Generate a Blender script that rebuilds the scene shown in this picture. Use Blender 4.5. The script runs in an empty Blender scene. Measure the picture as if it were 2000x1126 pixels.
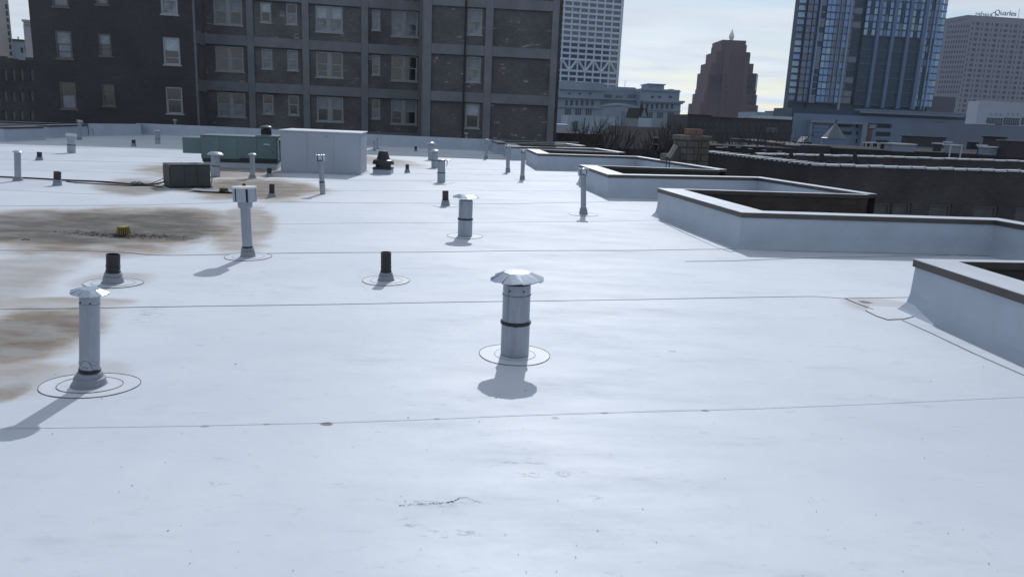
import bpy, math, random
from mathutils import Vector, Matrix
from mathutils.geometry import delaunay_2d_cdt
random.seed(7)
R_ = math.radians
sc = bpy.context.scene
# ------------------------------------------------------------------ camera
FPX, TH, RO, EYE = 1490.0, R_(12.8), R_(2.46), 1.9
_r0 = Vector((1, 0, 0)); _u0 = Vector((0, math.sin(TH), math.cos(TH))); FWD = Vector((0, math.cos(TH), -math.sin(TH)))
CR = _r0*math.cos(RO) + _u0*math.sin(RO); CU = _u0*math.cos(RO) - _r0*math.sin(RO)
cd = bpy.data.cameras.new('camera'); cam = bpy.data.objects.new('camera', cd); sc.collection.objects.link(cam)
M = Matrix.Identity(4)
for i in range(3):
    M[i][0] = CR[i]; M[i][1] = CU[i]; M[i][2] = -FWD[i]
M[2][3] = EYE
cam.matrix_world = M
cd.sensor_width = 36; cd.lens = 36*FPX/2000; cd.clip_end = 20000; cd.clip_start = 0.05
sc.camera = cam
# ------------------------------------------------------------------ sky, sun, exposure
SUN_EL, SUN_AZ = R_(38.5), R_(3.0)           # azimuth measured from +Y towards +X
w = bpy.data.worlds.new('World'); sc.world = w; w.use_nodes = True
N = w.node_tree.nodes; L = w.node_tree.links; N.clear()
def nn(t, **k):
    n = N.new(t)
    for a, b in k.items(): setattr(n, a, b)
    return n
out = nn('ShaderNodeOutputWorld'); bg = nn('ShaderNodeBackground'); sky = nn('ShaderNodeTexSky', sky_type='NISHITA')
sky.sun_disc = False; sky.sun_elevation = SUN_EL; sky.sun_rotation = SUN_AZ; sky.altitude = 200; sky.air_density = 1.0; sky.dust_density = 0.7; sky.ozone_density = 2.0
tc = nn('ShaderNodeTexCoord'); sep = nn('ShaderNodeSeparateXYZ'); L.new(tc.outputs['Generated'], sep.inputs[0])
zz = nn('ShaderNodeMath', operation='MAXIMUM'); zz.inputs[1].default_value = 0.0; L.new(sep.outputs[2], zz.inputs[0])
za = nn('ShaderNodeMath', operation='ADD'); za.inputs[1].default_value = 0.10; L.new(zz.outputs[0], za.inputs[0])
dx = nn('ShaderNodeMath', operation='DIVIDE'); L.new(sep.outputs[0], dx.inputs[0]); L.new(za.outputs[0], dx.inputs[1])
dy = nn('ShaderNodeMath', operation='DIVIDE'); L.new(sep.outputs[1], dy.inputs[0]); L.new(za.outputs[0], dy.inputs[1])
cmb = nn('ShaderNodeCombineXYZ'); L.new(dx.outputs[0], cmb.inputs[0]); L.new(dy.outputs[0], cmb.inputs[1])
mp = nn('ShaderNodeMapping'); mp.inputs['Scale'].default_value = (0.55, 0.9, 1); mp.inputs['Rotation'].default_value = (0, 0, 0.25); mp.inputs['Location'].default_value = (3.1, 1.7, 0); L.new(cmb.outputs[0], mp.inputs[0])
cn = nn('ShaderNodeTexNoise'); cn.inputs['Scale'].default_value = 1.1; cn.inputs['Detail'].default_value = 9; cn.inputs['Roughness'].default_value = 0.58; L.new(mp.outputs[0], cn.inputs['Vector'])
cr = nn('ShaderNodeValToRGB'); cr.color_ramp.elements[0].position = 0.40; cr.color_ramp.elements[1].position = 0.56; L.new(cn.outputs['Fac'], cr.inputs[0])
cr.color_ramp.elements[0].color = (0.12, 0.12, 0.12, 1)
cn2 = nn('ShaderNodeTexNoise'); cn2.inputs['Scale'].default_value = 2.3; cn2.inputs['Detail'].default_value = 8; L.new(mp.outputs[0], cn2.inputs['Vector'])
# thin cloud: a paler, brighter, whiter version of the sky light behind it
bwn = nn('ShaderNodeRGBToBW'); L.new(sky.outputs[0], bwn.inputs[0])
cr2 = nn('ShaderNodeMapRange'); cr2.inputs[1].default_value = 0.3; cr2.inputs[2].default_value = 0.7; cr2.inputs[3].default_value = 0.90; cr2.inputs[4].default_value = 1.10; L.new(cn2.outputs['Fac'], cr2.inputs[0])
lum = nn('ShaderNodeMath', operation='MULTIPLY'); L.new(bwn.outputs[0], lum.inputs[0]); L.new(cr2.outputs[0], lum.inputs[1])
cs = nn('ShaderNodeVectorMath', operation='SCALE'); cs.inputs[0].default_value = (0.42, 0.46, 0.505); L.new(lum.outputs[0], cs.inputs['Scale'])
ck = nn('ShaderNodeVectorMath', operation='SCALE'); ck.inputs[0].default_value = (4.7, 5.1, 5.6); L.new(cr2.outputs[0], ck.inputs['Scale'])
cc = nn('ShaderNodeVectorMath', operation='ADD'); L.new(cs.outputs[0], cc.inputs[0]); L.new(ck.outputs[0], cc.inputs[1])
mx = nn('ShaderNodeMixRGB'); L.new(cr.outputs[0], mx.inputs[0]); L.new(sky.outputs[0], mx.inputs[1]); L.new(cc.outputs[0], mx.inputs[2])
L.new(mx.outputs[0], bg.inputs[0]); bg.inputs[1].default_value = 0.1; L.new(bg.outputs[0], out.inputs[0])
sl = bpy.data.lights.new('sun', 'SUN'); sl.energy = 2.8; sl.angle = R_(0.6); sl.color = (0.935, 0.96, 1.0)
so = bpy.data.objects.new('sun', sl); sc.collection.objects.link(so)
sd = Vector((math.sin(SUN_AZ)*math.cos(SUN_EL), math.cos(SUN_AZ)*math.cos(SUN_EL), math.sin(SUN_EL)))
so.rotation_euler = sd.to_track_quat('Z', 'Y').to_euler(); so.location = (0, 0, 60)
sc.view_settings.view_transform = 'Standard'; sc.view_settings.look = 'None'; sc.view_settings.exposure = -0.2; sc.view_settings.gamma = 1; sc.view_settings.use_curve_mapping = False
GROUND = -16.0
# ------------------------------------------------------------------ measuring helpers (a line of sight met with a level or a wall)
def ray(px, py): return FWD + CR*((px-1000)/FPX) + CU*((563-py)/FPX)
def G(px, py, z=0.0):
    d = ray(px, py); t = (z-EYE)/d.z; return Vector((d.x*t, d.y*t, z))
def at(px, py, Y):
    d = ray(px, py); t = Y/d.y; return Vector((d.x*t, Y, EYE+d.z*t))
# ------------------------------------------------------------------ object helpers
COL = sc.collection
def tag(o, label=None, cat=None, group=None, kind=None):
    if label: o['label'] = label
    if cat: o['category'] = cat
    if group: o['group'] = group
    if kind: o['kind'] = kind
    return o
def thing(name, label, cat, loc=(0, 0, 0), rz=0.0, group=None):
    o = bpy.data.objects.new(name, None); COL.objects.link(o); o.location = loc; o.rotation_euler = (0, 0, rz); o.empty_display_size = .2
    return tag(o, label, cat, group)
class MB:
    def __init__(s): s.v = []; s.f = []
    def poly(s, pts):
        n = len(s.v); s.v += [tuple(p) for p in pts]; s.f.append(tuple(range(n, n+len(pts)))); return s
    def box(s, x0, x1, y0, y1, z0, z1):
        n = len(s.v)
        s.v += [(x0, y0, z0), (x1, y0, z0), (x1, y1, z0), (x0, y1, z0), (x0, y0, z1), (x1, y0, z1), (x1, y1, z1), (x0, y1, z1)]
        s.f += [tuple(n+i for i in q) for q in ((3, 2, 1, 0), (4, 5, 6, 7), (0, 1, 5, 4), (1, 2, 6, 5), (2, 3, 7, 6), (3, 0, 4, 7))]; return s
    def prism(s, p, z0, z1, caps=True):
        n = len(s.v); k = len(p)
        s.v += [(q[0], q[1], z0) for q in p] + [(q[0], q[1], z1) for q in p]
        for i in range(k): j = (i+1) % k; s.f.append((n+i, n+j, n+k+j, n+k+i))
        if caps: s.f.append(tuple(n+i for i in reversed(range(k)))); s.f.append(tuple(n+k+i for i in range(k)))
        return s
    def lathe(s, prof, n=24, cx=0, cy=0, a0=0.0):
        b = len(s.v)
        for r, z in prof:
            for i in range(n):
                a = a0+2*math.pi*i/n; s.v.append((cx+r*math.cos(a), cy+r*math.sin(a), z))
        for k in range(len(prof)-1):
            for i in range(n):
                j = (i+1) % n; s.f.append((b+k*n+i, b+k*n+j, b+(k+1)*n+j, b+(k+1)*n+i))
        return s
    def tube(s, pts, r, n=8, closed=False, cap=True):
        pts = [Vector(p) for p in pts]; m = len(pts); rs = r if isinstance(r, (list, tuple)) else [r]*m
        b = len(s.v); up = None
        for k in range(m):
            if closed: d = pts[(k+1) % m]-pts[k-1]
            else: d = pts[min(k+1, m-1)]-pts[max(k-1, 0)]
            d.normalize()
            ref = Vector((0, 0, 1)) if abs(d.z) < .9 else Vector((1, 0, 0))
            x = d.cross(ref).normalized(); y = x.cross(d)
            for i in range(n):
                a = 2*math.pi*i/n; s.v.append(tuple(pts[k]+x*(rs[k]*math.cos(a))+y*(rs[k]*math.sin(a))))
        for k in range(m if closed else m-1):
            for i in range(n):
                j = (i+1) % n; k2 = (k+1) % m; s.f.append((b+k*n+i, b+k*n+j, b+k2*n+j, b+k2*n+i))
        if cap and not closed: s.f.append(tuple(b+i for i in range(n))); s.f.append(tuple(b+(m-1)*n+i for i in reversed(range(n))))
        return s
    def mesh(s, name, mat, smooth=None):
        me = bpy.data.meshes.new(name); me.from_pydata(s.v, [], s.f); me.validate()
        if mat: me.materials.append(mat)
        if smooth:
            me.shade_smooth(); me.set_sharp_from_angle(angle=R_(smooth))
        return me
    def build(s, name, mat, parent=None, smooth=None, bevel=0, loc=None):
        o = bpy.data.objects.new(name, s.mesh(name, mat, smooth)); COL.objects.link(o)
        if parent: o.parent = parent
        if loc: o.location = loc
        if bevel:
            b = o.modifiers.new('bevel', 'BEVEL'); b.width = bevel; b.segments = 2; b.limit_method = 'ANGLE'
        return o
def inst(name, me, parent=None, loc=(0, 0, 0), rot=(0, 0, 0), scale=None):
    o = bpy.data.objects.new(name, me); COL.objects.link(o); o.parent = parent; o.location = loc; o.rotation_euler = rot
    if scale: o.scale = scale
    return o
# ------------------------------------------------------------------ materials
def mat(name, col, rough=.6, metal=0.0, var=.12, vs=6.0, bump=0.0, bs=30.0, spec=.5, col2=None, streak=(1, 1, 1)):
    m = bpy.data.materials.new(name); m.use_nodes = True; nt = m.node_tree; b = nt.nodes['Principled BSDF']
    t = nt.nodes.new('ShaderNodeTexCoord'); mpn = nt.nodes.new('ShaderNodeMapping'); mpn.inputs['Scale'].default_value = streak
    nt.links.new(t.outputs['Object'], mpn.inputs[0])
    n = nt.nodes.new('ShaderNodeTexNoise'); n.inputs['Scale'].default_value = vs; n.inputs['Detail'].default_value = 8; n.inputs['Roughness'].default_value = .65
    nt.links.new(mpn.outputs[0], n.inputs['Vector'])
    r = nt.nodes.new('ShaderNodeMapRange'); r.inputs[1].default_value = .3; r.inputs[2].default_value = .7; nt.links.new(n.outputs['Fac'], r.inputs[0])
    x = nt.nodes.new('ShaderNodeMixRGB'); nt.links.new(r.outputs[0], x.inputs[0])
    c = Vector(col); a = c*(1-var); d = Vector(col2) if col2 else c*(1+var)
    x.inputs[1].default_value = (*a, 1); x.inputs[2].default_value = (*d, 1)
    nt.links.new(x.outputs[0], b.inputs['Base Color'])
    rr = nt.nodes.new('ShaderNodeMapRange'); rr.inputs[3].default_value = max(.02, rough-.08); rr.inputs[4].default_value = min(1, rough+.1)
    nt.links.new(n.outputs['Fac'], rr.inputs[0]); nt.links.new(rr.outputs[0], b.inputs['Roughness'])
    b.inputs['Metallic'].default_value = metal; b.inputs['Specular IOR Level'].default_value = spec
    if bump:
        n2 = nt.nodes.new('ShaderNodeTexNoise'); n2.inputs['Scale'].default_value = bs; n2.inputs['Detail'].default_value = 5; nt.links.new(t.outputs['Object'], n2.inputs['Vector'])
        bp = nt.nodes.new('ShaderNodeBump'); bp.inputs['Strength'].default_value = bump; bp.inputs['Distance'].default_value = .02
        nt.links.new(n2.outputs['Fac'], bp.inputs['Height']); nt.links.new(bp.outputs[0], b.inputs['Normal'])
    return m
def brick(name, c1, c2, mortar, light=None, lightamt=.0, bw=.22, bh=.075, blotch=.25, rough=.9):
    m = bpy.data.materials.new(name); m.use_nodes = True; nt = m.node_tree; b = nt.nodes['Principled BSDF']; K = nt.nodes.new; J = nt.links.new
    t = K('ShaderNodeTexCoord'); s = K('ShaderNodeSeparateXYZ'); J(t.outputs['Object'], s.inputs[0])
    ad = K('ShaderNodeMath'); J(s.outputs[0], ad.inputs[0]); J(s.outputs[1], ad.inputs[1])
    cb = K('ShaderNodeCombineXYZ'); J(ad.outputs[0], cb.inputs[0]); J(s.outputs[2], cb.inputs[1])
    bt = K('ShaderNodeTexBrick'); J(cb.outputs[0], bt.inputs['Vector']); bt.inputs['Scale'].default_value = 1; bt.inputs['Brick Width'].default_value = bw; bt.inputs['Row Height'].default_value = bh
    bt.inputs['Mortar Size'].default_value = .008; bt.inputs['Color1'].default_value = (*c1, 1); bt.inputs['Color2'].default_value = (*c2, 1); bt.inputs['Mortar'].default_value = (*mortar, 1); bt.inputs['Bias'].default_value = -.1
    # big soft blotches of soot
    n = K('ShaderNodeTexNoise'); n.inputs['Scale'].default_value = .55; n.inputs['Detail'].default_value = 6; J(cb.outputs[0], n.inputs['Vector'])
    mr = K('ShaderNodeMapRange'); mr.inputs[1].default_value = .3; mr.inputs[2].default_value = .7; mr.inputs[3].default_value = 1-blotch; mr.inputs[4].default_value = 1+blotch; J(n.outputs['Fac'], mr.inputs[0])
    mu = K('ShaderNodeVectorMath'); mu.operation = 'SCALE'; J(bt.outputs['Color'], mu.inputs[0]); J(mr.outputs[0], mu.inputs['Scale'])
    last = mu.outputs[0]
    if light:
        # single pale bricks in patches: one random value per brick-sized cell
        mp2 = K('ShaderNodeMapping'); mp2.inputs['Scale'].default_value = (1/(bw*1.4), 1/bh, 1); J(cb.outputs[0], mp2.inputs[0])
        fl = K('ShaderNodeVectorMath'); fl.operation = 'FLOOR'; J(mp2.outputs[0], fl.inputs[0])
        wn = K('ShaderNodeTexWhiteNoise'); wn.noise_dimensions = '2D'; J(fl.outputs[0], wn.inputs['Vector'])
        n3 = K('ShaderNodeTexNoise'); n3.inputs['Scale'].default_value = 1.1; n3.inputs['Detail'].default_value = 3; J(cb.outputs[0], n3.inputs['Vector'])
        m2 = K('ShaderNodeMath'); m2.operation = 'MULTIPLY'; J(wn.outputs['Value'], m2.inputs[0]); J(n3.outputs['Fac'], m2.inputs[1])
        r3 = K('ShaderNodeMapRange'); r3.inputs[1].default_value = .60-lightamt; r3.inputs[2].default_value = .70-lightamt; J(m2.outputs[0], r3.inputs[0])
        mxx = K('ShaderNodeMixRGB'); J(r3.outputs[0], mxx.inputs[0]); J(last, mxx.inputs[1]); mxx.inputs[2].default_value = (*light, 1); last = mxx.outputs[0]
    J(last, b.inputs['Base Color']); b.inputs['Roughness'].default_value = rough
    bp = K('ShaderNodeBump'); bp.inputs['Strength'].default_value = .6; bp.inputs['Distance'].default_value = .01; bp.invert = True; J(bt.outputs['Fac'], bp.inputs['Height']); J(bp.outputs[0], b.inputs['Normal'])
    return m
def glass(name, col, rough=.06, var=.35, vs=.4, metal=0.0, spec=.9):
    m = mat(name, col, rough, metal, var, vs, spec=spec); return m
WALLM = mat('shade-toned membrane upstand', (.40, .455, .54), .55, var=.09, vs=1.6, bump=.15, bs=5)  # white membrane; shade on the upright faces is put into this darker blue tone
PATCH = mat('membrane patch', (.66, .69, .74), .5, var=.05, vs=9, bump=.1, bs=25)
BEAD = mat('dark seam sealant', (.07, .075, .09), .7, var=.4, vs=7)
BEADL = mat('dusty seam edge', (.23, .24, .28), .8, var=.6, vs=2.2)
LAP = mat('clean lap edge', (.60, .63, .68), .7, var=.3, vs=1.5)
COPT = mat('coping top metal', (.55, .58, .64), .42, .1, var=.10, vs=2.5, bump=.1, bs=6)
BRONZE = mat('bronze fascia', (.085, .078, .07), .45, .4, var=.2, vs=3)
GALV = mat('galvanised steel', (.30, .335, .39), .42, .35, var=.22, vs=7, bump=.12, bs=18, streak=(1, 1, .3))
SHINY = mat('bright galvanised cap', (.45, .50, .58), .30, .7, var=.08, vs=5)
BOOT = mat('grey moulded boot', (.24, .265, .31), .55, var=.08, vs=8)
IRON = mat('black soil pipe', (.016, .017, .02), .5, var=.4, vs=12)
RUST = mat('rusty brown pipe', (.055, .035, .035), .7, var=.35, vs=14)
RUBBER = mat('black clamp band', (.018, .02, .024), .5, .2, var=.3, vs=20)
RTUG = mat('grey green enamel', (.115, .18, .20), .5, .1, var=.14, vs=2.2, bump=.05, bs=4, streak=(1, 1, .35))
RTUD = mat('dark grille', (.02, .028, .032), .6, var=.3, vs=9)
CONDM = mat('dark grey enamel', (.045, .055, .06), .5, .1, var=.2, vs=4)
BROWN = mat('dark brown spun metal', (.040, .036, .042), .45, .3, var=.2, vs=6)
WHITEP_SHADE = mat('white sheet metal', (.34, .385, .46), .5, var=.08, vs=1.4, bump=.08, bs=3)  # white metal with the shade of its front put into the colour
YEL = mat('yellow plastic strainer', (.30, .22, .05), .6, var=.3, vs=25)
OLIVE = mat('olive plastic strainer', (.14, .12, .05), .7, var=.3, vs=25)
DEBR = mat('wet leaf litter', (.03, .028, .026), .8, var=.5, vs=30)
CABLE = mat('black cable', (.02, .018, .022), .6)
BRK_L = brick('dark brown brick', (.048, .046, .054), (.062, .058, .066), (.055, .050, .052), blotch=.18)
BRK_C = brick('weathered brick', (.110, .112, .124), (.160, .158, .165), (.12, .12, .125), (.34, .32, .31), .05, blotch=.35)
BRK_C2 = brick('weathered brick with pale bricks', (.108, .108, .118), (.150, .146, .152), (.12, .12, .13), (.40, .38, .38), .085, blotch=.2)
BRK_N = brick('dark red brown brick', (.058, .055, .064), (.084, .076, .084), (.08, .074, .076), blotch=.3)
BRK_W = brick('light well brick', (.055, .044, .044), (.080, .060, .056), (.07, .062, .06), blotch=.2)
CONC = mat('aged concrete frame', (.20, .212, .238), .9, var=.22, vs=.7, bump=.15, bs=10)
FRAME = mat('window frame paint', (.32, .34, .37), .6, var=.12, vs=4)
FRAMEB = mat('window frame weathered', (.13, .125, .12), .7, var=.2, vs=4)
PANE = glass('dark window glass', (.02, .025, .032))
BLIND = mat('window with drawn blind', (.20, .23, .27), .25, var=.3, vs=1.3)
BLINDW = mat('window with pale blind', (.36, .42, .47), .25, var=.25, vs=1.2)
REFL = mat('window with painted branch reflections', (.12, .15, .19), .12, var=.9, vs=2.4, spec=.9)  # reflected branches are painted into the colour as noise
DARKROOF = mat('dark built up roof', (.045, .042, .045), .95, spec=.1, var=.35, vs=.5)
TILEC = mat('pale coping tile', (.50, .53, .58), .35, .1, var=.15, vs=3)
ASPH = mat('asphalt', (.05, .05, .052), .9, var=.2, vs=.05)
BARK = mat('bare bark', (.085, .078, .08), .95, spec=.1, var=.3, vs=1)
STONE = mat('chimney stone', (.115, .108, .098), .9, var=.35, vs=4, bump=.6, bs=14)
TERRA = mat('terracotta pot', (.20, .115, .095), .8, var=.25, vs=6)
# ------------------------------------------------------------------ roof membrane with ponding stains
def ellipse_px(l, r, t, b):
    cx, cy = (l+r)/2, (t+b)/2; a = G(l, cy); c = G(r, cy); d = G(cx, t); e = G(cx, b); m = G(cx, cy)
    rx = (c-a).length/2; ry = abs(d.y-e.y)/2; ang = math.atan2(c.y-a.y, c.x-a.x)
    return ((a.x+c.x)/2, (d.y+e.y)/2, rx, ry, ang)
STAINS = [  # extent left, right, top, bottom in the photo; strength of tan, of grey; noise
    ((-60, 455, 396, 503), 1.0, 1.0, .5), ((-200, 260, 402, 482), .9, .9, .5), ((330, 630, 345, 395), 1.0, .55, .55), ((-160, 170, 582, 740), .95, .6, .6), ((-200, 90, 480, 640), .5, .2, .6), ((-260, 120, 690, 800), .6, .2, .6),
    ((240, 560, 318, 350), .85, .25, .6), ((-40, 250, 578, 602), .7, .1, .7), ((640, 775, 300, 326), .75, .2, .5), ((170, 330, 345, 385), .75, .4, .6), ((380, 520, 398, 500), .8, .2, .7),
    ((1655, 1800, 582, 616), .45, .0, .5), ((1880, 2010, 480, 500), .6, .6, .6), ((180, 300, 436, 466), .3, 1.25, .8), ((290, 410, 440, 474), .2, 1.0, .8),
    ((-30, 60, 735, 790), .8, .4, .8), ((130, 300, 530, 566), .45, .1, .6), ((60, 260, 700, 765), .35, .1, .7)]
SPOTS = [((626, 650, 823, 832), 1.2), ((1366, 1388, 799, 805), .9), ((1172, 1188, 804, 809), .7), ((1076, 1092, 812, 819), .5), ((512, 530, 825, 831), .5), ((390, 408, 829, 835), .5),
         ((794, 800, 813, 818), .8), ((846, 860, 815, 820), .6), ((1678, 1702, 586, 594), 1.0), ((1304, 1322, 684, 688), .4), ((458, 462, 709, 712), 1.2), ((1896, 1945, 478, 489), 1.1), ((966, 972, 775, 779), 1.0), ((1024, 1029, 761, 764), .9), ((325, 331, 1034, 1039), 1.0)]
SCUFF = [((775, 935, 966, 992), .35), ((955, 1090, 896, 910), .6), ((960, 1180, 915, 935), .6), ((400, 445, 930, 952), .6), ((800, 960, 1030, 1052), .6), ((770, 830, 1000, 1032), .6), ((690, 745, 520, 570), .3), ((240, 330, 590, 640), .5), ((1120, 1200, 960, 990), .4)]
def membrane(name, stains=True):
    m = bpy.data.materials.new(name); m.use_nodes = True; nt = m.node_tree; b = nt.nodes['Principled BSDF']; K = nt.nodes.new; J = nt.links.new
    t = K('ShaderNodeTexCoord'); P = t.outputs['Object']
    def noise(scale, det=7, rough=.6, vec=P, st=(1, 1, 1), rot=0):
        q = K('ShaderNodeMapping'); q.inputs['Scale'].default_value = st; q.inputs['Rotation'].default_value = (0, 0, rot); J(vec, q.inputs[0])
        n = K('ShaderNodeTexNoise'); n.inputs['Scale'].default_value = scale; n.inputs['Detail'].default_value = det; n.inputs['Roughness'].default_value = rough; J(q.outputs[0], n.inputs['Vector']); return n.outputs['Fac']
    def rng(v, a, c, lo=0., hi=1., sm=True):
        r = K('ShaderNodeMapRange'); r.interpolation_type = 'SMOOTHSTEP' if sm else 'LINEAR'
        r.inputs[1].default_value = a; r.inputs[2].default_value = c; r.inputs[3].default_value = lo; r.inputs[4].default_value = hi; J(v, r.inputs[0]); return r.outputs[0]
    def ma(op, a, c):
        q = K('ShaderNodeMath'); q.operation = op
        for i, x in enumerate((a, c)):
            if isinstance(x, (int, float)): q.inputs[i].default_value = x
            else: J(x, q.inputs[i])
        return q.outputs[0]
    def mix(f, a, c, mode='MIX'):
        q = K('ShaderNodeMixRGB'); q.blend_type = mode
        if isinstance(f, (int, float)): q.inputs[0].default_value = f
        else: J(f, q.inputs[0])
        for i, x in enumerate((a, c)):
            if isinstance(x, tuple): q.inputs[i+1].default_value = (*x, 1)
            else: J(x, q.inputs[i+1])
        return q.outputs[0]
    n1 = noise(.35, 6); n2 = noise(1.6, 9, .7, st=(.5, 1.6, 1), rot=-.23); n3 = noise(9, 8, .7, st=(.6, 1.2, 1)); n4 = noise(60, 4)
    c = mix(rng(n1, .35, .65), (.605, .65, .712), (.685, .72, .775))
    n5 = noise(.9, 10, .75, st=(.7, 1.3, 1), rot=.5); c = mix(rng(n5, .50, .68, 0, .35), c, (.53, .565, .62))
    c = mix(rng(n2, .54, .70, 0, .5), c, (.50, .53, .575))
    c = mix(rng(n3, .58, .70, 0, .45), c, (.43, .455, .49))
    sp = rng(n4, .68, .74, 0, .5); c = mix(sp, c, (.33, .33, .35))
    dist = rng(noise(.8, 7, .6), .2, .8, -.5, .5, False); fine = rng(noise(2.2, 7, .6, st=(.7, 1.3, 1), rot=-.23), .25, .75, 0, 1)
    def ell(e, soft_lo, soft_hi, amp):
        cx, cy, rx, ry, a = e
        q = K('ShaderNodeMapping'); q.vector_type = 'TEXTURE'; q.inputs['Location'].default_value = (cx, cy, 0); q.inputs['Rotation'].default_value = (0, 0, a); q.inputs['Scale'].default_value = (rx, ry, 1000); J(P, q.inputs[0])
        l = K('ShaderNodeVectorMath'); l.operation = 'LENGTH'; J(q.outputs[0], l.inputs[0])
        d = ma('ADD', l.outputs['Value'], ma('MULTIPLY', dist, amp))
        return d
    tan = None; grey = None
    if stains:
        for px, ts, gs, amp in STAINS:
            d = ell(ellipse_px(*px), 0, 1, amp)
            tt = ma('MULTIPLY', rng(d, 1.18, .74), ts)
            gg = ma('MULTIPLY', rng(d, 1.0, .5), gs)
            tan = tt if tan is None else ma('MAXIMUM', tan, tt); grey = gg if grey is None else ma('MAXIMUM', grey, gg)
        tfac = ma('MULTIPLY', tan, rng(fine, 0, 1, .5, 1.0)); c = mix(ma('MINIMUM', tfac, .95), c, (.36, .275, .19))
        gfac = ma('MULTIPLY', grey, rng(fine, 0, 1, .72, 1.0)); c = mix(ma('MINIMUM', gfac, .92), c, (.125, .118, .108))
        blk = ma('MULTIPLY', grey, rng(noise(4.5, 9, .8, st=(.5, 1.6, 1), rot=-.2), .52, .66)); c = mix(ma('MINIMUM', ma('MULTIPLY', blk, .75), .9), c, (.055, .052, .05))
        for px, st in SPOTS:
            e = ellipse_px(*px); cx, cy, rx, ry, a = e
            q = K('ShaderNodeMapping'); q.vector_type = 'TEXTURE'; q.inputs['Location'].default_value = (cx, cy, 0); q.inputs['Rotation'].default_value = (0, 0, a); q.inputs['Scale'].default_value = (rx, ry*.8, 1000); J(P, q.inputs[0])
            l = K('ShaderNodeVectorMath'); l.operation = 'LENGTH'; J(q.outputs[0], l.inputs[0])
            d = ma('ADD', l.outputs['Value'], ma('MULTIPLY', rng(n3, .3, .7, -.5, .5, False), 1.0))
            c = mix(ma('MULTIPLY', rng(d, 1.1, .5), min(1., st)*.85), c, (.10, .075, .06))
        scr = rng(noise(22, 6, .8, st=(.5, 1.3, 1)), .52, .58)
        for px, st in SCUFF:
            d = ell(ellipse_px(*px), 0, 1, .8)
            c = mix(ma('MULTIPLY', ma('MULTIPLY', rng(d, 1.0, .4), scr), min(1., st*.9)), c, (.13, .13, .14))
    J(c, b.inputs['Base Color'])
    J(rng(n2, .3, .7, .50, .66), b.inputs['Roughness']); b.inputs['Specular IOR Level'].default_value = .34
    if stains: J(ma('MULTIPLY', ma('SUBTRACT', 1.0, ma('MULTIPLY', ma('MINIMUM', tan, 1.0), .85)), .34), b.inputs['Specular IOR Level'])
    bp = K('ShaderNodeBump'); bp.inputs['Strength'].default_value = .35; bp.inputs['Distance'].default_value = .02
    J(ma('ADD', ma('MULTIPLY', noise(1.3, 4), 1.0), ma('ADD', ma('MULTIPLY', n3, .2), ma('MULTIPLY', noise(3.5, 5), .35))), bp.inputs['Height']); J(bp.outputs[0], b.inputs['Normal'])
    return m
MEMB = membrane('white roof membrane')
# ------------------------------------------------------------------ roof geometry
DIPS = [(G(235, 452), 1.9, .035), (G(430, 372), 1.8, .03), (G(60, 660), 1.2, .02)]
def zf(x, y):
    z = 0.0
    for c, r, d in DIPS:
        q = ((x-c.x)**2+(y-c.y)**2)/(r*r); z -= d*math.exp(-q)
    return z + .004*math.sin(x*1.9+y*.7)*math.sin(y*1.3-x*.4)
PH = .57
g2 = lambda px, py, h=PH: (G(px, py, h).x, G(px, py, h).y)
COURTS = [
    [(8.6, 8.72), g2(1790, 507), g2(2000, 575), (4.66, -4.0)],
    [g2(1693, 380), g2(1287, 368), g2(1450, 415), g2(1945, 430), (8.6, 8.80)],
    [g2(1404, 332), g2(1133, 322), g2(1189, 341), g2(1480, 347), g2(1693, 379)],
    [g2(1209, 298), g2(1030, 291), g2(1051, 300), g2(1242, 306), g2(1404, 331)],
    [g2(1135, 285), g2(987, 280), g2(999, 286), g2(1160, 290), g2(1209, 297.4)],
    [(3.3, 42.6), g2(961, 274), g2(972, 278.4), g2(1104, 280.5), g2(1135, 284.5)],
]
# back wall and left edge (roof-side line)
BACK = [g2(961, 272.5, .6), g2(715, 262, .6), g2(420, 247, .6), g2(275, 241, .6), g2(274, 242.5, .6), g2(172, 241.5, .6), (-23.5, 40.4), (-50, 38.0)]
outline = []
for c in COURTS: outline += list(reversed(c))[(0 if not outline else 0):]
outline = [tuple(p) for p in outline] + [tuple(p) for p in BACK] + [(-50, -4)]
# seam lines measured along the laps
SEAMS = [
    [(-400, 842), (0, 836), (350, 832), (700, 824), (1000, 812), (1447, 799), (2000, 776), (2600, 752)],
    [(-900, 610), (0, 602), (400, 598), (1000, 589), (1600, 579), (1640, 583), (2000, 577.5)],
    [(-900, 505), (0, 487), (160, 487.5), (250, 491), (300, 497), (406, 496), (530, 495), (800, 492), (1000, 490.5), (1440, 487), (1700, 494)],
    [(-900, 452), (0, 446), (300, 441), (500, 437), (800, 435.5), (1140, 433), (1260, 430.5), (1290, 430)],
    [(-700, 398), (0, 402), (250, 401), (520, 392), (640, 396), (900, 397.5), (1000, 398), (1140, 395), (1300, 391)],
    [(-700, 352), (0, 371), (170, 379), (300, 372), (640, 372.5), (900, 372.5), (1180, 373)],
    [(-700, 330), (0, 350), (300, 360), (640, 352), (900, 353), (1120, 354)],
    [(-700, 312), (0, 331), (300, 339), (640, 338), (900, 340.5), (1060, 342)],
    [(-700, 296), (0, 311), (300, 318), (700, 327), (900, 330.5), (1055, 333)],
    [(-700, 283), (0, 296), (400, 310), (700, 312), (950, 319), (1045, 322)],
    [(-700, 268), (0, 284), (300, 292), (640, 301), (960, 309.5), (1000, 311)],
]
SE = [[(G(x, y).x, G(x, y).y) for x, y in s] for s in SEAMS]
SE[0] = [(-60, SE[0][0][1])] + [p for p in SE[0] if -40 < p[0]]
for s in SE:
    s.sort()
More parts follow.
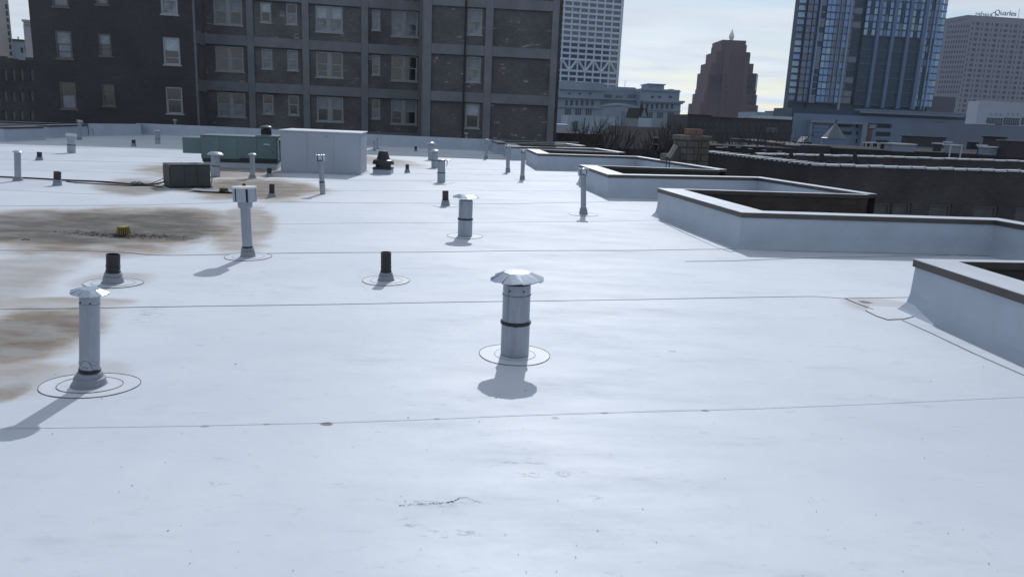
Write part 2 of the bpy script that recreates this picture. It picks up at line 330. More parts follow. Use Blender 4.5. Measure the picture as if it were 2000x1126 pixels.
def seam_y(s, x):
    if x <= s[0][0]:
        m = (s[1][1]-s[0][1])/(s[1][0]-s[0][0]); m = max(-.1, min(.3, m)); return s[0][1]+m*(x-s[0][0])
    for a, c in zip(s, s[1:]):
        if x <= c[0]: return a[1]+(c[1]-a[1])*(x-a[0])/(c[0]-a[0]+1e-9)
    m = (s[-1][1]-s[-2][1])/(s[-1][0]-s[-2][0]+1e-9); m = max(-.1, min(.3, m)); return s[-1][1]+m*(x-s[-1][0])
def inside(p, poly):
    x, y = p; r = False; n = len(poly)
    for i in range(n):
        x1, y1 = poly[i]; x2, y2 = poly[(i+1) % n]
        if (y1 > y) != (y2 > y) and x < (x2-x1)*(y-y1)/(y2-y1)+x1: r = not r
    return r
def build_roof():
    vs = []; es = []
    def add(p): vs.append(Vector(p)); return len(vs)-1
    o = [add(p) for p in outline]; es += [(o[i], o[(i+1) % len(o)]) for i in range(len(o))]
    prev_line = None; lines = []
    for s in SE:
        xs = [-50+1.0*i for i in range(40)] + [-10+.3*i for i in range(66)]
        ln = []
        for x in xs:
            y = seam_y(s, x)
            if prev_line is not None: y = max(y, seam_y(prev_line, x)+.6)
            ln.append((x, y))
        k = [add(p) for p in ln]; es += list(zip(k, k[1:])); lines.append(ln); prev_line = ln
    y = -3.8
    while y < 44:
        st = .28 if y < 20 else .8; x = -49.5
        while x < 9.5:
            vs.append(Vector((x+.02*math.sin(y*7), y))); x += (st if x > -11 else 1.2)
        y += st
    v, e, f, *_ = delaunay_2d_cdt(vs, es, [], 0, 1e-5)
    sheets = {}
    for t in f:
        cx = sum(v[i][0] for i in t)/3; cy = sum(v[i][1] for i in t)/3
        if not inside((cx, cy), outline): continue
        k = sum(1 for ln in lines if cy > seam_y(ln, cx)); sheets.setdefault(k, []).append(t)
    root = thing('roof', 'white membrane flat roof of overlapping sheets with brown pond stains', None); tag(root, kind='structure')
    del root['label']
    for k, tl in sorted(sheets.items()):
        idx = {}; mb = MB()
        for t in tl:
            q = []
            for i in t:
                if i not in idx: idx[i] = len(mb.v); mb.v.append((v[i][0], v[i][1], zf(v[i][0], v[i][1])+.0015*(k % 2)))
                q.append(idx[i])
            mb.f.append(tuple(q))
        mb.build('membrane_sheet', MEMB, root, smooth=30)
    for k, ln in enumerate(lines):     # lap edge: the cut edge of the farther sheet, dirt and edge shadow put into its grey
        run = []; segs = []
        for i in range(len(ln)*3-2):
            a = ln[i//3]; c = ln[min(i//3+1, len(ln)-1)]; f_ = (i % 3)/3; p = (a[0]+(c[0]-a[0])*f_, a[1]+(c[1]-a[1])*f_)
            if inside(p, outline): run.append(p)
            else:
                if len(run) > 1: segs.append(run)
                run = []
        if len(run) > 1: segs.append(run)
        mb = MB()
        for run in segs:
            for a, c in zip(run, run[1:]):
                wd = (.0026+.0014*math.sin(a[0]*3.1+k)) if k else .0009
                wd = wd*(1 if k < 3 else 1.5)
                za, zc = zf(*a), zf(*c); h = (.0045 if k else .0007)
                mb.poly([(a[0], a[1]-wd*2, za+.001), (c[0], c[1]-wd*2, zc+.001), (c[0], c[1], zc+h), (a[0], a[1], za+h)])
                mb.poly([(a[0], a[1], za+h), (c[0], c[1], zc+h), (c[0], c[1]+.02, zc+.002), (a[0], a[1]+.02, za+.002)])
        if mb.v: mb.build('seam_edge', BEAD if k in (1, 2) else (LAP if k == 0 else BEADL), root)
    return root
ROOF = build_roof()
# the building under the roof so that its outside walls stand on the ground
def offset_path(path, ds):
    """shift every segment to its left by ds[i] and join the shifted lines"""
    segs = []
    for (a, c), d in zip(zip(path, path[1:]), ds):
        a = Vector(a); c = Vector(c); t = (c-a).normalized(); n = Vector((-t.y, t.x)); segs.append((a+n*d, c+n*d))
    res = [segs[0][0]]
    for (a, c), (e, g) in zip(segs, segs[1:]):
        r = c-a; s = g-e; den = r.x*s.y-r.y*s.x
        if abs(den) < 1e-4: res.append(c)
        else: res.append(a+r*(((e.x-a.x)*s.y-(e.y-a.y)*s.x)/den))
    res.append(segs[-1][1]); return [(p.x, p.y) for p in res]
def sweep(mb, path, prof, scale=None):
    """prof: list of (offset factor list or number, z)"""
    n = len(path)-1; rows = []
    for d, z in prof:
        ds = d if isinstance(d, list) else [d]*n
        rows.append([(p[0], p[1], z) for p in offset_path(path, ds)])
    for r1, r2 in zip(rows, rows[1:]):
        for i in range(n): mb.poly([r1[i], r1[i+1], r2[i+1], r2[i]])
    return mb
def parapet(path, ts, label, group, ph=PH, wallmat=WALLM, brickmat=BRK_W, deep=True, seg=3.0):
    o = Vector((path[1][0], path[1][1], 0)); P2 = [(p[0]-o.x, p[1]-o.y) for p in path]
    root = thing('parapet_wall', label, 'parapet', o, 0, group)
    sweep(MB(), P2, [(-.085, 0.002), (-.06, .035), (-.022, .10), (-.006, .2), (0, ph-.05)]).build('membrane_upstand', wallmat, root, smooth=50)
    inn = [t-.012 for t in ts]
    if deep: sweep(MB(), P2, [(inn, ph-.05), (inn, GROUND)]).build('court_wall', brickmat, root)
    # coping in pieces with open joints
    n = len(P2)-1
    outr = offset_path(P2, [-.022]*n); innr = offset_path(P2, [t+.014 for t in ts])
    for i in range(n):
        a, c, d, e = (Vector(q) for q in (outr[i], outr[i+1], innr[i+1], innr[i])); ln = (c-a).length; k = max(1, round(ln/seg))
        for j in range(k):
            f0 = j/k + (.003/ln if j else .0); f1 = (j+1)/k - (.003/ln if j < k-1 else 0)
            A = a.lerp(c, f0); C = a.lerp(c, f1); E_ = e.lerp(d, f0); D = e.lerp(d, f1)
            z1 = ph+.012*math.sin(i*2.1+j)*0; z0 = ph-.075
            mb = MB()
            mb.poly([(A.x, A.y, z0), (C.x, C.y, z0), (C.x, C.y, z1), (A.x, A.y, z1)])
            mb.poly([(D.x, D.y, z0), (E_.x, E_.y, z0), (E_.x, E_.y, z1), (D.x, D.y, z1)])
            mb.poly([(A.x, A.y, z0), (A.x, A.y, z1), (E_.x, E_.y, z1), (E_.x, E_.y, z0)]); mb.poly([(C.x, C.y, z1), (C.x, C.y, z0), (D.x, D.y, z0), (D.x, D.y, z1)])
            fa = mb.build('coping_fascia', BRONZE, root)
            t = (C-A).normalized()*.004; ww = (E_-A).normalized()*.004
            MB().prism([(A+t*0-ww), (C-ww), (D+ww), (E_+ww)], z1+.001, z1+.007).build('coping_top', COPT, fa)
    return root
gp = 'parapets round the light courts'
TS = [.08, .45, .26, .26]
names = ['white membrane parapet with bronze coping nearest the camera, cut by the right edge',
         'white parapet with long bronze coping round the second light court from the front',
         'white parapet round the third light court, behind the twin hooded tall pipe',
         'white parapet round the fourth light court, below the stone chimney',
         'low looking white parapet round the fifth light court, between fourth court and end wall',
         'farthest light court parapet at the end of the white back wall']
for i, c in enumerate(COURTS):
    parapet(c, ([.08, .40, .40] if i == 0 else TS), names[i], gp)
# back wall
bw = [p for p in BACK]
rt = thing('back_wall', 'long low white membrane wall along the far edge of the roof', 'wall', (bw[1][0], bw[1][1], 0))
P2 = [(p[0]-bw[1][0], p[1]-bw[1][1]) for p in bw[:6]]
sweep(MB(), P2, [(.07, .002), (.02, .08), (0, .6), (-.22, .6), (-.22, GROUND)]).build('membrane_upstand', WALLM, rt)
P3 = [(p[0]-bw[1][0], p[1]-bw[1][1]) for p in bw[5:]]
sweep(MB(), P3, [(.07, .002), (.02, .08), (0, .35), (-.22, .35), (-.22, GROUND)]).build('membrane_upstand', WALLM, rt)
# closed parapet rings at the left
def ring(pts, label, ph=.57, t=.3):
    cx = sum(p[0] for p in pts)/len(pts); cy = sum(p[1] for p in pts)/len(pts); rel = [Vector((p[0]-cx, p[1]-cy)) for p in pts]
    root = thing('parapet_wall', label, 'parapet', (cx, cy, 0), 0, 'closed parapets at the left of the roof')
    def sc_(d): return [p+(p.normalized()*d*1.3) for p in rel]
    mb = MB(); rows = [(.07, .002), (0, .1), (0, ph-.06)]
    n = len(rel)
    for (d1, z1), (d2, z2) in zip(rows, rows[1:]):
        A = sc_(d1); B = sc_(d2)
        for i in range(n): j = (i+1) % n; mb.poly([(A[i].x, A[i].y, z1), (A[j].x, A[j].y, z1), (B[j].x, B[j].y, z2), (B[i].x, B[i].y, z2)])
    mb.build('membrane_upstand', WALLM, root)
    A = sc_(.03); B = sc_(-t)
    for i in range(n):
        j = (i+1) % n; mb = MB()
        for z0, z1 in ((ph-.08, ph),):
            mb.poly([(A[i].x, A[i].y, z0), (A[j].x, A[j].y, z0), (A[j].x, A[j].y, z1), (A[i].x, A[i].y, z1)])
            mb.poly([(B[j].x, B[j].y, z0-.4), (B[i].x, B[i].y, z0-.4), (B[i].x, B[i].y, z1), (B[j].x, B[j].y, z1)])
        fa = mb.build('coping_fascia', BRONZE, root)
        MB().prism([A[i], A[j], B[j], B[i]], ph+.002, ph+.008).build('coping_top', COPT, fa)
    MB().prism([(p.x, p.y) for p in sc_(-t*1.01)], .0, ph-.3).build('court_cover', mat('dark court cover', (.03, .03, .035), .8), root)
    return root
a, b_, c_ = G(-60, 264), G(98, 270), G(172, 266)
ring([(b_.x, b_.y), (c_.x, c_.y), (c_.x-5.5, c_.y-1.2), (b_.x-5.5, b_.y-1.2)], 'white parapet with black coping at far left, its lit side facing right')
e_ = G(9, 276)
ring([(e_.x, e_.y), (e_.x+.25, e_.y+2.2), (e_.x-4, e_.y+1.3), (e_.x-4, e_.y-.9)], 'white parapet stub with dark coping cut by the left edge of the photo')
# ------------------------------------------------------------------ roof vents
def sizer(xb, yb, z=0.0):
    p = G(xb, yb, z); zc = p.y*math.cos(TH)+(EYE-z)*math.sin(TH)
    return p, FPX/zc
def patch(root, s, rings, cx=0, cy=0):
    for k, (rpx, dark, sq) in enumerate(rings):
        r = rpx/s
        pts = [(cx+r*math.cos(a)*(1+.02*math.sin(3*a+k)), cy+r*sq*math.sin(a)*(1+.025*math.cos(2*a)), 0) for a in [2*math.pi*i/48 for i in range(48)]]
        o = root.location
        zz_ = lambda x, y: zf(o.x+x, o.y+y)-zf(o.x, o.y)
        mb = MB(); mb.v.append((cx, cy, .006+.002*k))
        for q in pts: mb.v.append((q[0], q[1], .0045+.002*k+zz_(q[0], q[1])))
        for i in range(48): mb.f.append((0, 1+i, 1+(i+1) % 48))
        pt = mb.build('flashing_patch', PATCH, root); pt.rotation_euler = (0, -root.rotation_euler.y, 0)
        MB().tube([(q[0], q[1], .005+.002*k+zz_(q[0], q[1])) for q in pts], [(.0025 if dark else .0015)*(.75+.5*random.random()) for _ in pts], 5, closed=True).build('sealant_bead', BEAD if dark else BEADL, pt)
def set_root(name, label, cat, xb, yb, lean=None, h=1, group=None):
    p, s = sizer(xb, yb)
    r = thing(name, label, cat, (p.x, p.y, zf(p.x, p.y)), 0, group)
    if lean is not None:      # where the top really stands, from its measured place over the base
        zc = p.y*math.cos(TH)-(h-EYE)*math.sin(TH)
        X = ((xb+lean-1000)/FPX*zc-p.y*CR.y-(h-EYE)*CR.z)/CR.x
        r.rotation_euler = (0, math.atan2(X-p.x, h), 0)
    return r, s, p
def height(xb, yb, xt, yt):
    p = G(xb, yb); return at(xt, yt, p.y).z
def boot(root, r0, r1, h, m=BOOT):
    MB().lathe([(r0*1.12, 0), (r0*1.1, .012), (r0, .02), (r0*.93, h*.62), (r0*.80, h*.70), (r1*1.35, h*.78), (r1*1.18, h*.98), (r1*1.02, h)], 28).build('boot', m, root, smooth=40)
def clamp(root, r, z, hh=.012, m=RUBBER, tail=False):
    o = MB().lathe([(r*.98, z-hh), (r*1.07, z-hh*.8), (r*1.09, z), (r*1.07, z+hh*.8), (r*.98, z+hh)], 28).build('clamp_band', m, root, smooth=40)
    MB().box(-.012, .012, -r*1.16, -r*1.0, z-hh*.9, z+hh*.9).build('clamp_screw', m, o, bevel=.003) if r > .03 else None
def pipe(root, r, z0, z1, m, name='pipe', bore=True):
    pr = [(r, z0), (r, z1)]
    if bore: pr += [(r*.9, z1), (r*.9, z1-min(.25, (z1-z0)*.6)), (0.001, z1-min(.25, (z1-z0)*.6))]
    return MB().lathe(pr, 28).build(name, m, root, smooth=40)
gs = 'short open soil pipes on the roof'
def soil(xb, yb, yt, wp, wb, ybt, label, m=IRON, rings=None, xt=None):
    xt = xb if xt is None else xt
    h = height(xb, yb, xt, yt); hb = height(xb, yb, xb, ybt)
    root, s, p = set_root('soil_pipe', label, 'vent pipe', xb, yb, (xt-xb), h, gs)
    r = wp/2/s; rb = wb/2/s/1.05
    pp = pipe(root, r, .01, h, m)
    if wp > 9:
        boot(root, rb, r, hb); clamp(root, r, hb+.012, .012)
        MB().lathe([(r*1.0, hb+.05), (r*1.05, hb+.052), (r*1.05, hb+.066), (r, hb+.068)], 28).build('clamp_band', RUBBER, root, smooth=40)
        if wp > 18: MB().lathe([(r*1.003, h*.62), (r*1.04, h*.625), (r*1.04, h*.65), (r*1.003, h*.655)], 28).build('coupling_rim', IRON, root, smooth=40)
    else: boot(root, rb, r, hb)
    if rings: patch(root, s, rings)
    return root
soil(754, 548, 492, 20, 32, 531, 'black soil pipe in grey boot, on its own circular patch left of the capped flue', rings=[(46, True, 1), (31, False, 1)])
soil(221, 553, 496, 25, 40, 531, 'stout black soil pipe standing behind the left scalloped flue cap', rings=[(55, True, .8), (40, False, .8)])
soil(870, 402, 373, 12, 18, 391, 'red brown soil pipe beside the square headed capped flue', RUST, rings=[(24, False, 1)])
soil(531, 383, 358, 10, 16, 375, 'dark soil pipe in front of the white metal housing, beside the brown pond stain')
soil(526, 345, 328, 9, 14, 338, 'dark soil pipe in the shade at the left foot of the white metal housing')
soil(112, 362, 335, 13, 17, 350, 'rust brown soil pipe standing right at the black cables', RUST)
soil(77, 313, 297, 9, 14, 306, 'short brown soil pipe beyond the cables between two white flues')
soil(261, 286, 273, 7, 10, 280, 'small dark soil pipe alone between the far left flues')
soil(795.5, 337, 321, 7, 11, 330, 'small dark soil pipe just right of the brown dome fan')
soil(812, 296, 286, 5, 7, 292, 'tiny black soil pipe, nearest of three before the back wall')
soil(778, 287, 278, 5, 7, 284, 'tiny black soil pipe, left one of three before the back wall')
soil(823, 287.5, 278, 5, 7, 284, 'tiny black soil pipe, right one of three before the back wall')
soil(841.5, 312, 298, 5, 8, 308, 'thin dark soil pipe touching a white mushroom capped flue')
def facet_cap(root, R, z, hh, n=8, m=SHINY, flat=.45, scallop=0.0, thick=.004):
    """sheet metal rain cap: a flat polygon top and fan folded panels, each overlapping the next"""
    P = lambda r, a, zz_: (r*math.cos(a), r*math.sin(a), zz_)
    da = 2*math.pi/n; rt = R*.52; st = .055*R; top = MB(); T = [P(rt, i*da+.2, z+hh) for i in range(n)]
    top.prism([(p[0], p[1]) for p in T], z+hh-.003, z+hh+.0015)
    cp = top.build('rain_cap', m, root); mb = MB()
    me_ = MB().poly([P(rt, 0, hh), P(R, 0, -st*.3), P(R*.985, da/2, 0), P(rt*.97, da/2, hh)]).poly([P(rt*.97, da/2, hh), P(R*.985, da/2, 0), P(R, da, st*.7), P(rt, da, hh+.001)])
    me_.poly([P(R, 0, -st*.3), P(R, 0, -st*.3-.008), P(R*.985, da/2, -.008), P(R*.985, da/2, 0)]).poly([P(R*.985, da/2, 0), P(R*.985, da/2, -.008), P(R, da, st*.7-.008), P(R, da, st*.7)])
    me_.poly([P(rt, da, hh+.001), P(R, da, st*.7), P(R*.99, da+.0, -st*.3), P(rt, da+.0, hh-.004)])
    me_.poly([P(R, 0, -st*.3-.006), P(rt, 0, hh-.006), P(rt, da, hh-.006), P(R, da, st*.7-.006), P(R*.985, da/2, -.006)])
    me = me_.mesh('cap_panel', m)
    for i in range(n): inst('cap_panel', me, cp, (0, 0, z), (random.uniform(-.02, .02), random.uniform(-.02, .02), i*da+.2))
    return cp
def flue(xb, yb, ytop, yrim, ycap, wp, wcap, label, group, band=None, wb=None, ybt=None, rings=None, xt=None, gap=0, dome=False, m=GALV, n=8, scallop=0, collar=None, capm=SHINY, dirt=False, xcap=None):
    xt = xb if xt is None else xt
    h = height(xb, yb, xt, ytop); hr = height(xb, yb, xt, yrim); hc = height(xb, yb, xt, ycap)
    root, s, p = set_root('flue_pipe', label, 'flue', xb, yb, xt-xb, h, group)
    r = wp/2/s; R = wcap/2/s
    if band:
        zb = height(xb, yb, xb, band); pipe(root, r*1.0, .01, zb, m, 'pipe_base', False); pipe(root, r*.965, zb, h, m); clamp(root, r, zb, .014 if wp > 20 else .01)
    else: pipe(root, r, .01, h, m)
    if wb:
        hb = height(xb, yb, xb, ybt); boot(root, wb/2/s/1.05, r, hb)
        if wp > 12: clamp(root, r, hb+.012, .014)
    if collar:
        zc_ = height(xb, yb, xb, collar); MB().lathe([(r*.966, zc_-.003), (r*1.012, zc_-.002), (r*1.012, zc_+.003), (r*.966, zc_+.003)], 28).build('collar_seam', BEADL, root)
    if wp > 20:
        MB().box(-r*.62, -r*.58, -r*.80, -r*.72, .03, h*.97).build('lap_seam', GALV, root)
        for sx in (-1, 1): MB().tube([(sx*r*.5, -r*.85, h-.045), (sx*r*.5, -r*.93, h-.045)], .006, 6).build('screw', RUBBER, root)
    MB().lathe([(r*.86, h-.01), (r*.99, h-.004), (r*.99, max(h+.008, hr-.003)), (r*.86, max(h+.008, hr-.003))], 24).build('throat', RUBBER, root) if gap == 0 else None
    if dome:
        cp = MB().lathe([(R*.98, hr-.012), (R, hr), (R*.86, hr+(hc-hr)*.45), (R*.55, hr+(hc-hr)*.85), (R*.2, hc), (.001, hc)], 28).build('rain_cap', capm, root, smooth=50)
    else: cp = facet_cap(root, R, hr, max(.02, hc-hr), n, capm, scallop=scallop)
    for a in (0.5, 2.6, 4.7):
        MB().tube([(r*.8*math.cos(a), r*.8*math.sin(a), h-.03), (r*.9*math.cos(a), r*.9*math.sin(a), hr+(hc-hr)*.3)], .004 if wp > 12 else .006, 5).build('cap_strut', GALV if gap else RUBBER, root)
    if rings: patch(root, s, rings)
    return root, r, h, s
fg = 'capped metal flues on the roof'
fl1, *_ = flue(1005, 692, 552, 543, 530.5, 55, 104, 'grey metal flue under a folded eight panel rain cap, nearest the middle of the roof', fg, band=627, xt=1010, rings=[(69, True, 1), (40, False, 1)], collar=573)
fl2, r2, h2, s2 = flue(175, 750, 572, 567, 560, 36, 68, 'tall pale flue with scalloped shiny cap and cracked paint above its grey boot', fg, wb=63, ybt=722, rings=[(92, True, .8), (60, True, .8)], scallop=.012, collar=588, n=10)
# crazed dark lines on the sealant above the boot
hb2 = height(175, 750, 175, 716); tp = height(175, 750, 175, 697)
cr_ = MB()
def crack(pts):
    q = []
    for a, f in pts: q.append((r2*1.012*math.cos(a), r2*1.012*math.sin(a), hb2+(tp-hb2)*f))
    cr_.tube(q, .0016, 4)
crack([(-2.9, 1), (-2.75, .55), (-2.6, .6), (-2.45, .5)]); crack([(-2.5, .1), (-2.1, .55), (-1.8, .95), (-1.5, 1.05), (-1.1, .9), (-.7, .5), (-.3, .6)]); crack([(-1.8, .35), (-1.5, .4), (-1.2, .3)]); crack([(-1.1, .9), (-.8, .15), (-.5, .05)]); crack([(-.8, 1.0), (-.3, .8)])
cr_.build('paint_crack', BEAD, fl2)
fl4, *_ = flue(908, 461, 391, 384.5, 379.5, 28, 51, 'galvanised flue with raised flat cap showing daylight beneath, next to the red brown pipe', fg, band=427, xt=910, rings=[(35, True, 1)], gap=1, n=8)
flue(862, 356, 314, 312.5, 311, 15.5, 15, 'white topped flue without its cap, beside a fallen silver cap', fg, band=337, rings=[(24, False, 1)], dome=True, capm=GALV)
flue(849, 327.5, 297, 296, 291.5, 13, 21, 'mushroom capped flue with slanted band, nearest of the cluster before the back wall', fg, band=313, dome=True)
flue(842, 312, 282, 280.5, 277, 12, 17, 'wide flue with flat cap, middle of the cluster before the back wall', fg, dome=True, wb=None)
flue(843, 298, 276, 275, 271.5, 8, 12, 'flue with slotted cap, farthest of the cluster before the back wall', fg, dome=True)
flue(421, 345, 302, 301.5, 296, 17, 31, 'thick white flue with domed cap right of the dark condenser', fg, band=324, dome=True)
flue(493, 348, 302, 301.5, 298.5, 9.5, 16, 'slim white flue with small domed cap in front of the green unit', fg, wb=15, ybt=341, dome=True)
flue(308, 281, 257, 256, 253, 9.5, 16, 'flat capped flue with band standing in shade near the back wall', fg, band=271, dome=True)
flue(35, 353, 297.5, 296.5, 293.5, 11.5, 17, 'slim tall flue with tiny flat cap at the far left, by the cables', fg, wb=18, ybt=345, xt=34, dome=True)
flue(731, 295, 274, 273.5, 271.5, 3.5, 8, 'thin white pipe with a flat cap behind the white housing', fg, wb=7, ybt=291, dome=True)
flue(737, 291, 271, 269.5, 267.5, 3, 8, 'thin pipe with flat cap standing closest to the back wall behind the housing', fg, wb=8, ybt=288, dome=True)
flue(380, 262, 251, 250.5, 247.5, 5, 10, 'tiny flat capped pipe behind the green unit, at its left end', fg, dome=True)
flue(461, 270, 256, 255.5, 252.5, 5, 8, 'tiny domed pipe peeping over the green unit', fg, dome=True)
flue(497, 272, 257, 256.5, 254, 5, 8, 'tiny capped pipe beside the unit exhaust, before the back wall', fg, dome=True)
# square headed flue at far left
root, s, p = set_root('flue_pipe', 'short flue with wide box head and band, at the left behind the cables', 'flue', 139.5, 299, 0, .45, fg)
zz1 = height(139.5, 299, 139.5, 283); zt = height(139.5, 299, 139.5, 264); zt2 = height(139.5, 299, 139.5, 261); r = 7.5/s
pipe(root, r, .01, zz1, GALV, 'pipe_base', False); pipe(root, r*.95, zz1, zt-.05, GALV); clamp(root, r, zz1, .012)
MB().lathe([(r*.95, zz1+.12), (r*1.15, zz1+.16), (r*1.2, zt-.02)], 24).build('head_sleeve', GALV, root, smooth=40); MB().lathe([(r*1.3, zt-.035), (r*1.38, zt-.03), (r*1.38, zt2), (.001, zt2+.012)], 24).build('rain_cap', SHINY, root, smooth=40)
# tall pipes with twin hooded draught caps
tg = 'tall slim vent pipes with round draught heads'
def tall(xb, yb, yt0, yt1, wp, wh, label, wb=None, ybt=None, xt=None, rings=None, band=None, mark=None):
    xt = xb if xt is None else xt
    h = height(xb, yb, xt, yt0); h1 = height(xb, yb, xt, yt1)
    root, s, p = set_root('vent_pipe', label, 'vent pipe', xb, yb, xt-xb, h, tg); r = wp/2/s; W = wh/2/s
    if band:
        zb = height(xb, yb, xb, band); pipe(root, r, .01, zb, GALV, 'pipe_base', False); pipe(root, r*.93, zb, h1, GALV); clamp(root, r, zb, .014)
    else: pipe(root, r, .01, h1, GALV)
    if wb: boot(root, wb/2/s/1.05, r, height(xb, yb, xb, ybt))
    if wp > 7.5: clamp(root, r, height(xb, yb, xb, yb-(yb-yt1)*.27), .005, BEADL)
    rh = (h-h1)/2; zc_ = (h+h1)/2
    hd = MB().tube([(-W*.30, 0, zc_), (W*.34, 0, zc_+.004)], rh*.84, 18).build('draught_head', SHINY, root, smooth=40)
    for x0, x1 in ((-1.0, -.62), (-.42, -.10), (.12, .5), (.66, 1.0)):
        MB().tube([(W*x0, 0, zc_), (W*(x0*.7+x1*.3), 0, zc_), (W*x1, 0, zc_)], [rh*.93, rh, rh*.9], 18).build('hood_ring', SHINY if x0 > -.5 else GALV, hd, smooth=30)
    MB().tube([(-W*.9, 0, zc_), (W*.9, 0, zc_)], rh*.62, 12).build('baffle', RUBBER, hd, smooth=40)
    MB().lathe([(r*.9, h1-.02), (r*1.35, h1-.015), (r*1.35, h1+.01), (r*.9, h1+.02)], 20).build('head_collar', GALV, root, smooth=40)
    if rings: patch(root, s, rings)
    return root
tall(1139.5, 419, 327, 343, 10.5, 20, 'tall slim pipe with four ringed draught head, nearest one, before the third court', wb=17, ybt=405, rings=[(28, True, 1), (18, False, 1)])
tall(1020, 351, 291.5, 300, 8, 12, 'tall slim pipe with draught head, middle of three before the fourth court', wb=11, ybt=343, xt=1022.5, rings=[(14, False, 1)])
tall(992, 336, 283, 290, 7.5, 11, 'tall slim pipe with round head just left of the fourth court corner', wb=10, ybt=328, rings=[(12, False, 1)])
tall(949, 310.5, 271, 277, 5.5, 8, 'slim pipe with round head standing before the end of the back wall', wb=8, ybt=304, xt=951)
tall(911, 287.5, 258.5, 264, 3.5, 6, 'thin pipe with ball shaped head against the back wall', wb=7, ybt=284, xt=910)
tall(630.5, 378.5, 301, 315, 10.5, 17, 'leaning slim pipe with ringed draught head before the white housing', band=355, xt=625.5)
tall(155, 273, 234, 240, 6.5, 10, 'slim pipe with round head before the far left parapet', wb=10, ybt=268, xt=156)
tall(342, 262, 232.5, 238, 4, 7, 'thin pipe with round head rising above the back wall at left', wb=6, ybt=258)
# big drum headed pipe
h = height(484.5, 501, 478, 365)
root, s, p = set_root('vent_pipe', 'tall leaning pipe with large white drum head, at the edge of the brown pond stain', 'vent pipe', 484.5, 501, -7.5, h)
r = 9.5/s; hb = height(484.5, 501, 484.5, 483); pipe(root, r, .01, h*.72, GALV); boot(root, 14/s, r, hb); clamp(root, r, hb+.012, .010)
z1 = h*.735; z2 = h*.795
MB().lathe([(r, z1-.035), (r*1.35, z1-.015), (r*1.45, z1), (r*1.45, z2), (r*1.3, z2+.01)], 28).build('head_collar', GALV, root, smooth=40)
Rd = 22/s; zd0 = h*.80; zd1 = h
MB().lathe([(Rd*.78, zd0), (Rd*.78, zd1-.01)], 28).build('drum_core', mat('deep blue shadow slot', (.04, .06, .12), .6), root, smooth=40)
for k in range(6):
    a0 = -math.pi/2 - R_(24) + k*R_(60); mb = MB(); nseg = 10; span = R_(48)
    A = [(Rd*math.cos(a0+span*i/nseg), Rd*math.sin(a0+span*i/nseg)) for i in range(nseg+1)]
    A2 = [(x*.93, y*.93) for x, y in reversed(A)]
    mb.prism(A+A2, zd0, zd1-.004); mb.build('drum_panel', WHITEP_SHADE, root, smooth=40)
MB().lathe([(Rd*1.03, zd1-.01), (Rd*1.05, zd1), (Rd*1.03, zd1+.01), (Rd*.3, zd1+.02), (.001, zd1+.022)], 32).build('drum_lid', mat('pale lid', (.62, .63, .62), .5), root, smooth=40)
MB().lathe([(.02, zd1+.02), (.02, zd1+.045), (.001, zd1+.05)], 10).build('lid_bolt', RUBBER, root)
patch(root, s, [(44, True, 1), (30, False, 1)])
# fallen silver cap lying behind the uncapped flue
p, s = sizer(873, 357)
t = thing('fallen_cap', 'bright silver rain cap tilted on a strut at the open flue', 'flue cap', (G(868, 356).x+.07, G(868, 356).y+.05, 0))
hh = height(868, 356, 868, 314); MB().lathe([(.10, hh), (.09, hh+.02), (.03, hh+.035), (.001, hh+.037)], 20).build('cap_shell', SHINY, t, smooth=40); MB().tube([(-.02, 0, hh-.15), (0, 0, hh+.02)], .01, 6).build('strut', RUBBER, t)
# dome fan
root, s, p = set_root('roof_exhaust_fan', 'dark brown dome shaped exhaust fan on a white curb right of the housing', 'roof fan', 745.5, 340)
hz = lambda y: height(745.5, 340, 745.5, y)
cb = 17.5/s
MB().box(-cb, cb, 0, 2*cb, 0, hz(331.5)).build('curb', WALLM, root, bevel=.01)
MB().box(-cb*1.03, cb*1.03, -.02, 2*cb+.02, hz(331.5)+.002, hz(327.5)).build('base_flange', BROWN, root, bevel=.008)
MB().lathe([(15/s, hz(328)), (15/s, hz(321))], 32, 0, cb).build('neck', BROWN, root, smooth=40)
MB().lathe([(15.2/s, hz(320)), (20.8/s, hz(321.5)), (21.2/s, hz(320)), (19.5/s, hz(314)), (15/s, hz(312)), (13.2/s, hz(313))], 36, 0, cb).build('wind_band', BROWN, root, smooth=30)
MB().lathe([(13.4/s, hz(313.5)), (12.6/s, hz(310)), (8.8/s, hz(297.5)), (8/s, hz(296)), (.001, hz(295))], 36, 0, cb).build('motor_dome', BROWN, root, smooth=35)
# white housing
root = thing('equipment_housing', 'large plain white sheet metal box with lit top and right side', 'metal housing', G(703.5, 342.5), R_(17)+math.pi)
o = root; o.rotation_euler = (0, 0, R_(5))
MB().box(-2.25, -.0, 0, 1.75, 0.0, 1.185).build('body', WHITEP_SHADE, root, bevel=.006)
MB().box(-2.285, .03, -.028, 1.785, 1.188, 1.215).build('top_lid', mat('white lid', (.70, .73, .76), .5, var=.05), root, bevel=.006)  # paler than the body: sunlight on the top is put into its colour
for i in range(3): MB().box(-2.24+.745*i+.02, -2.24+.745*i+.725, -.008, -.002, .05, 1.15).build('front_panel', WHITEP_SHADE, root, bevel=.003)
MB().box(.002, .008, .03, 1.72, .05, 1.15).build('side_panel', WHITEP_SHADE, root, bevel=.003)
MB().box(-.98, -.90, -.014, -.0085, 1.075, 1.083).build('label_strip', RUBBER, root)
MB().box(-2.33, .05, -.05, 1.82, .0, .022).build('base_flashing', WALLM, root)
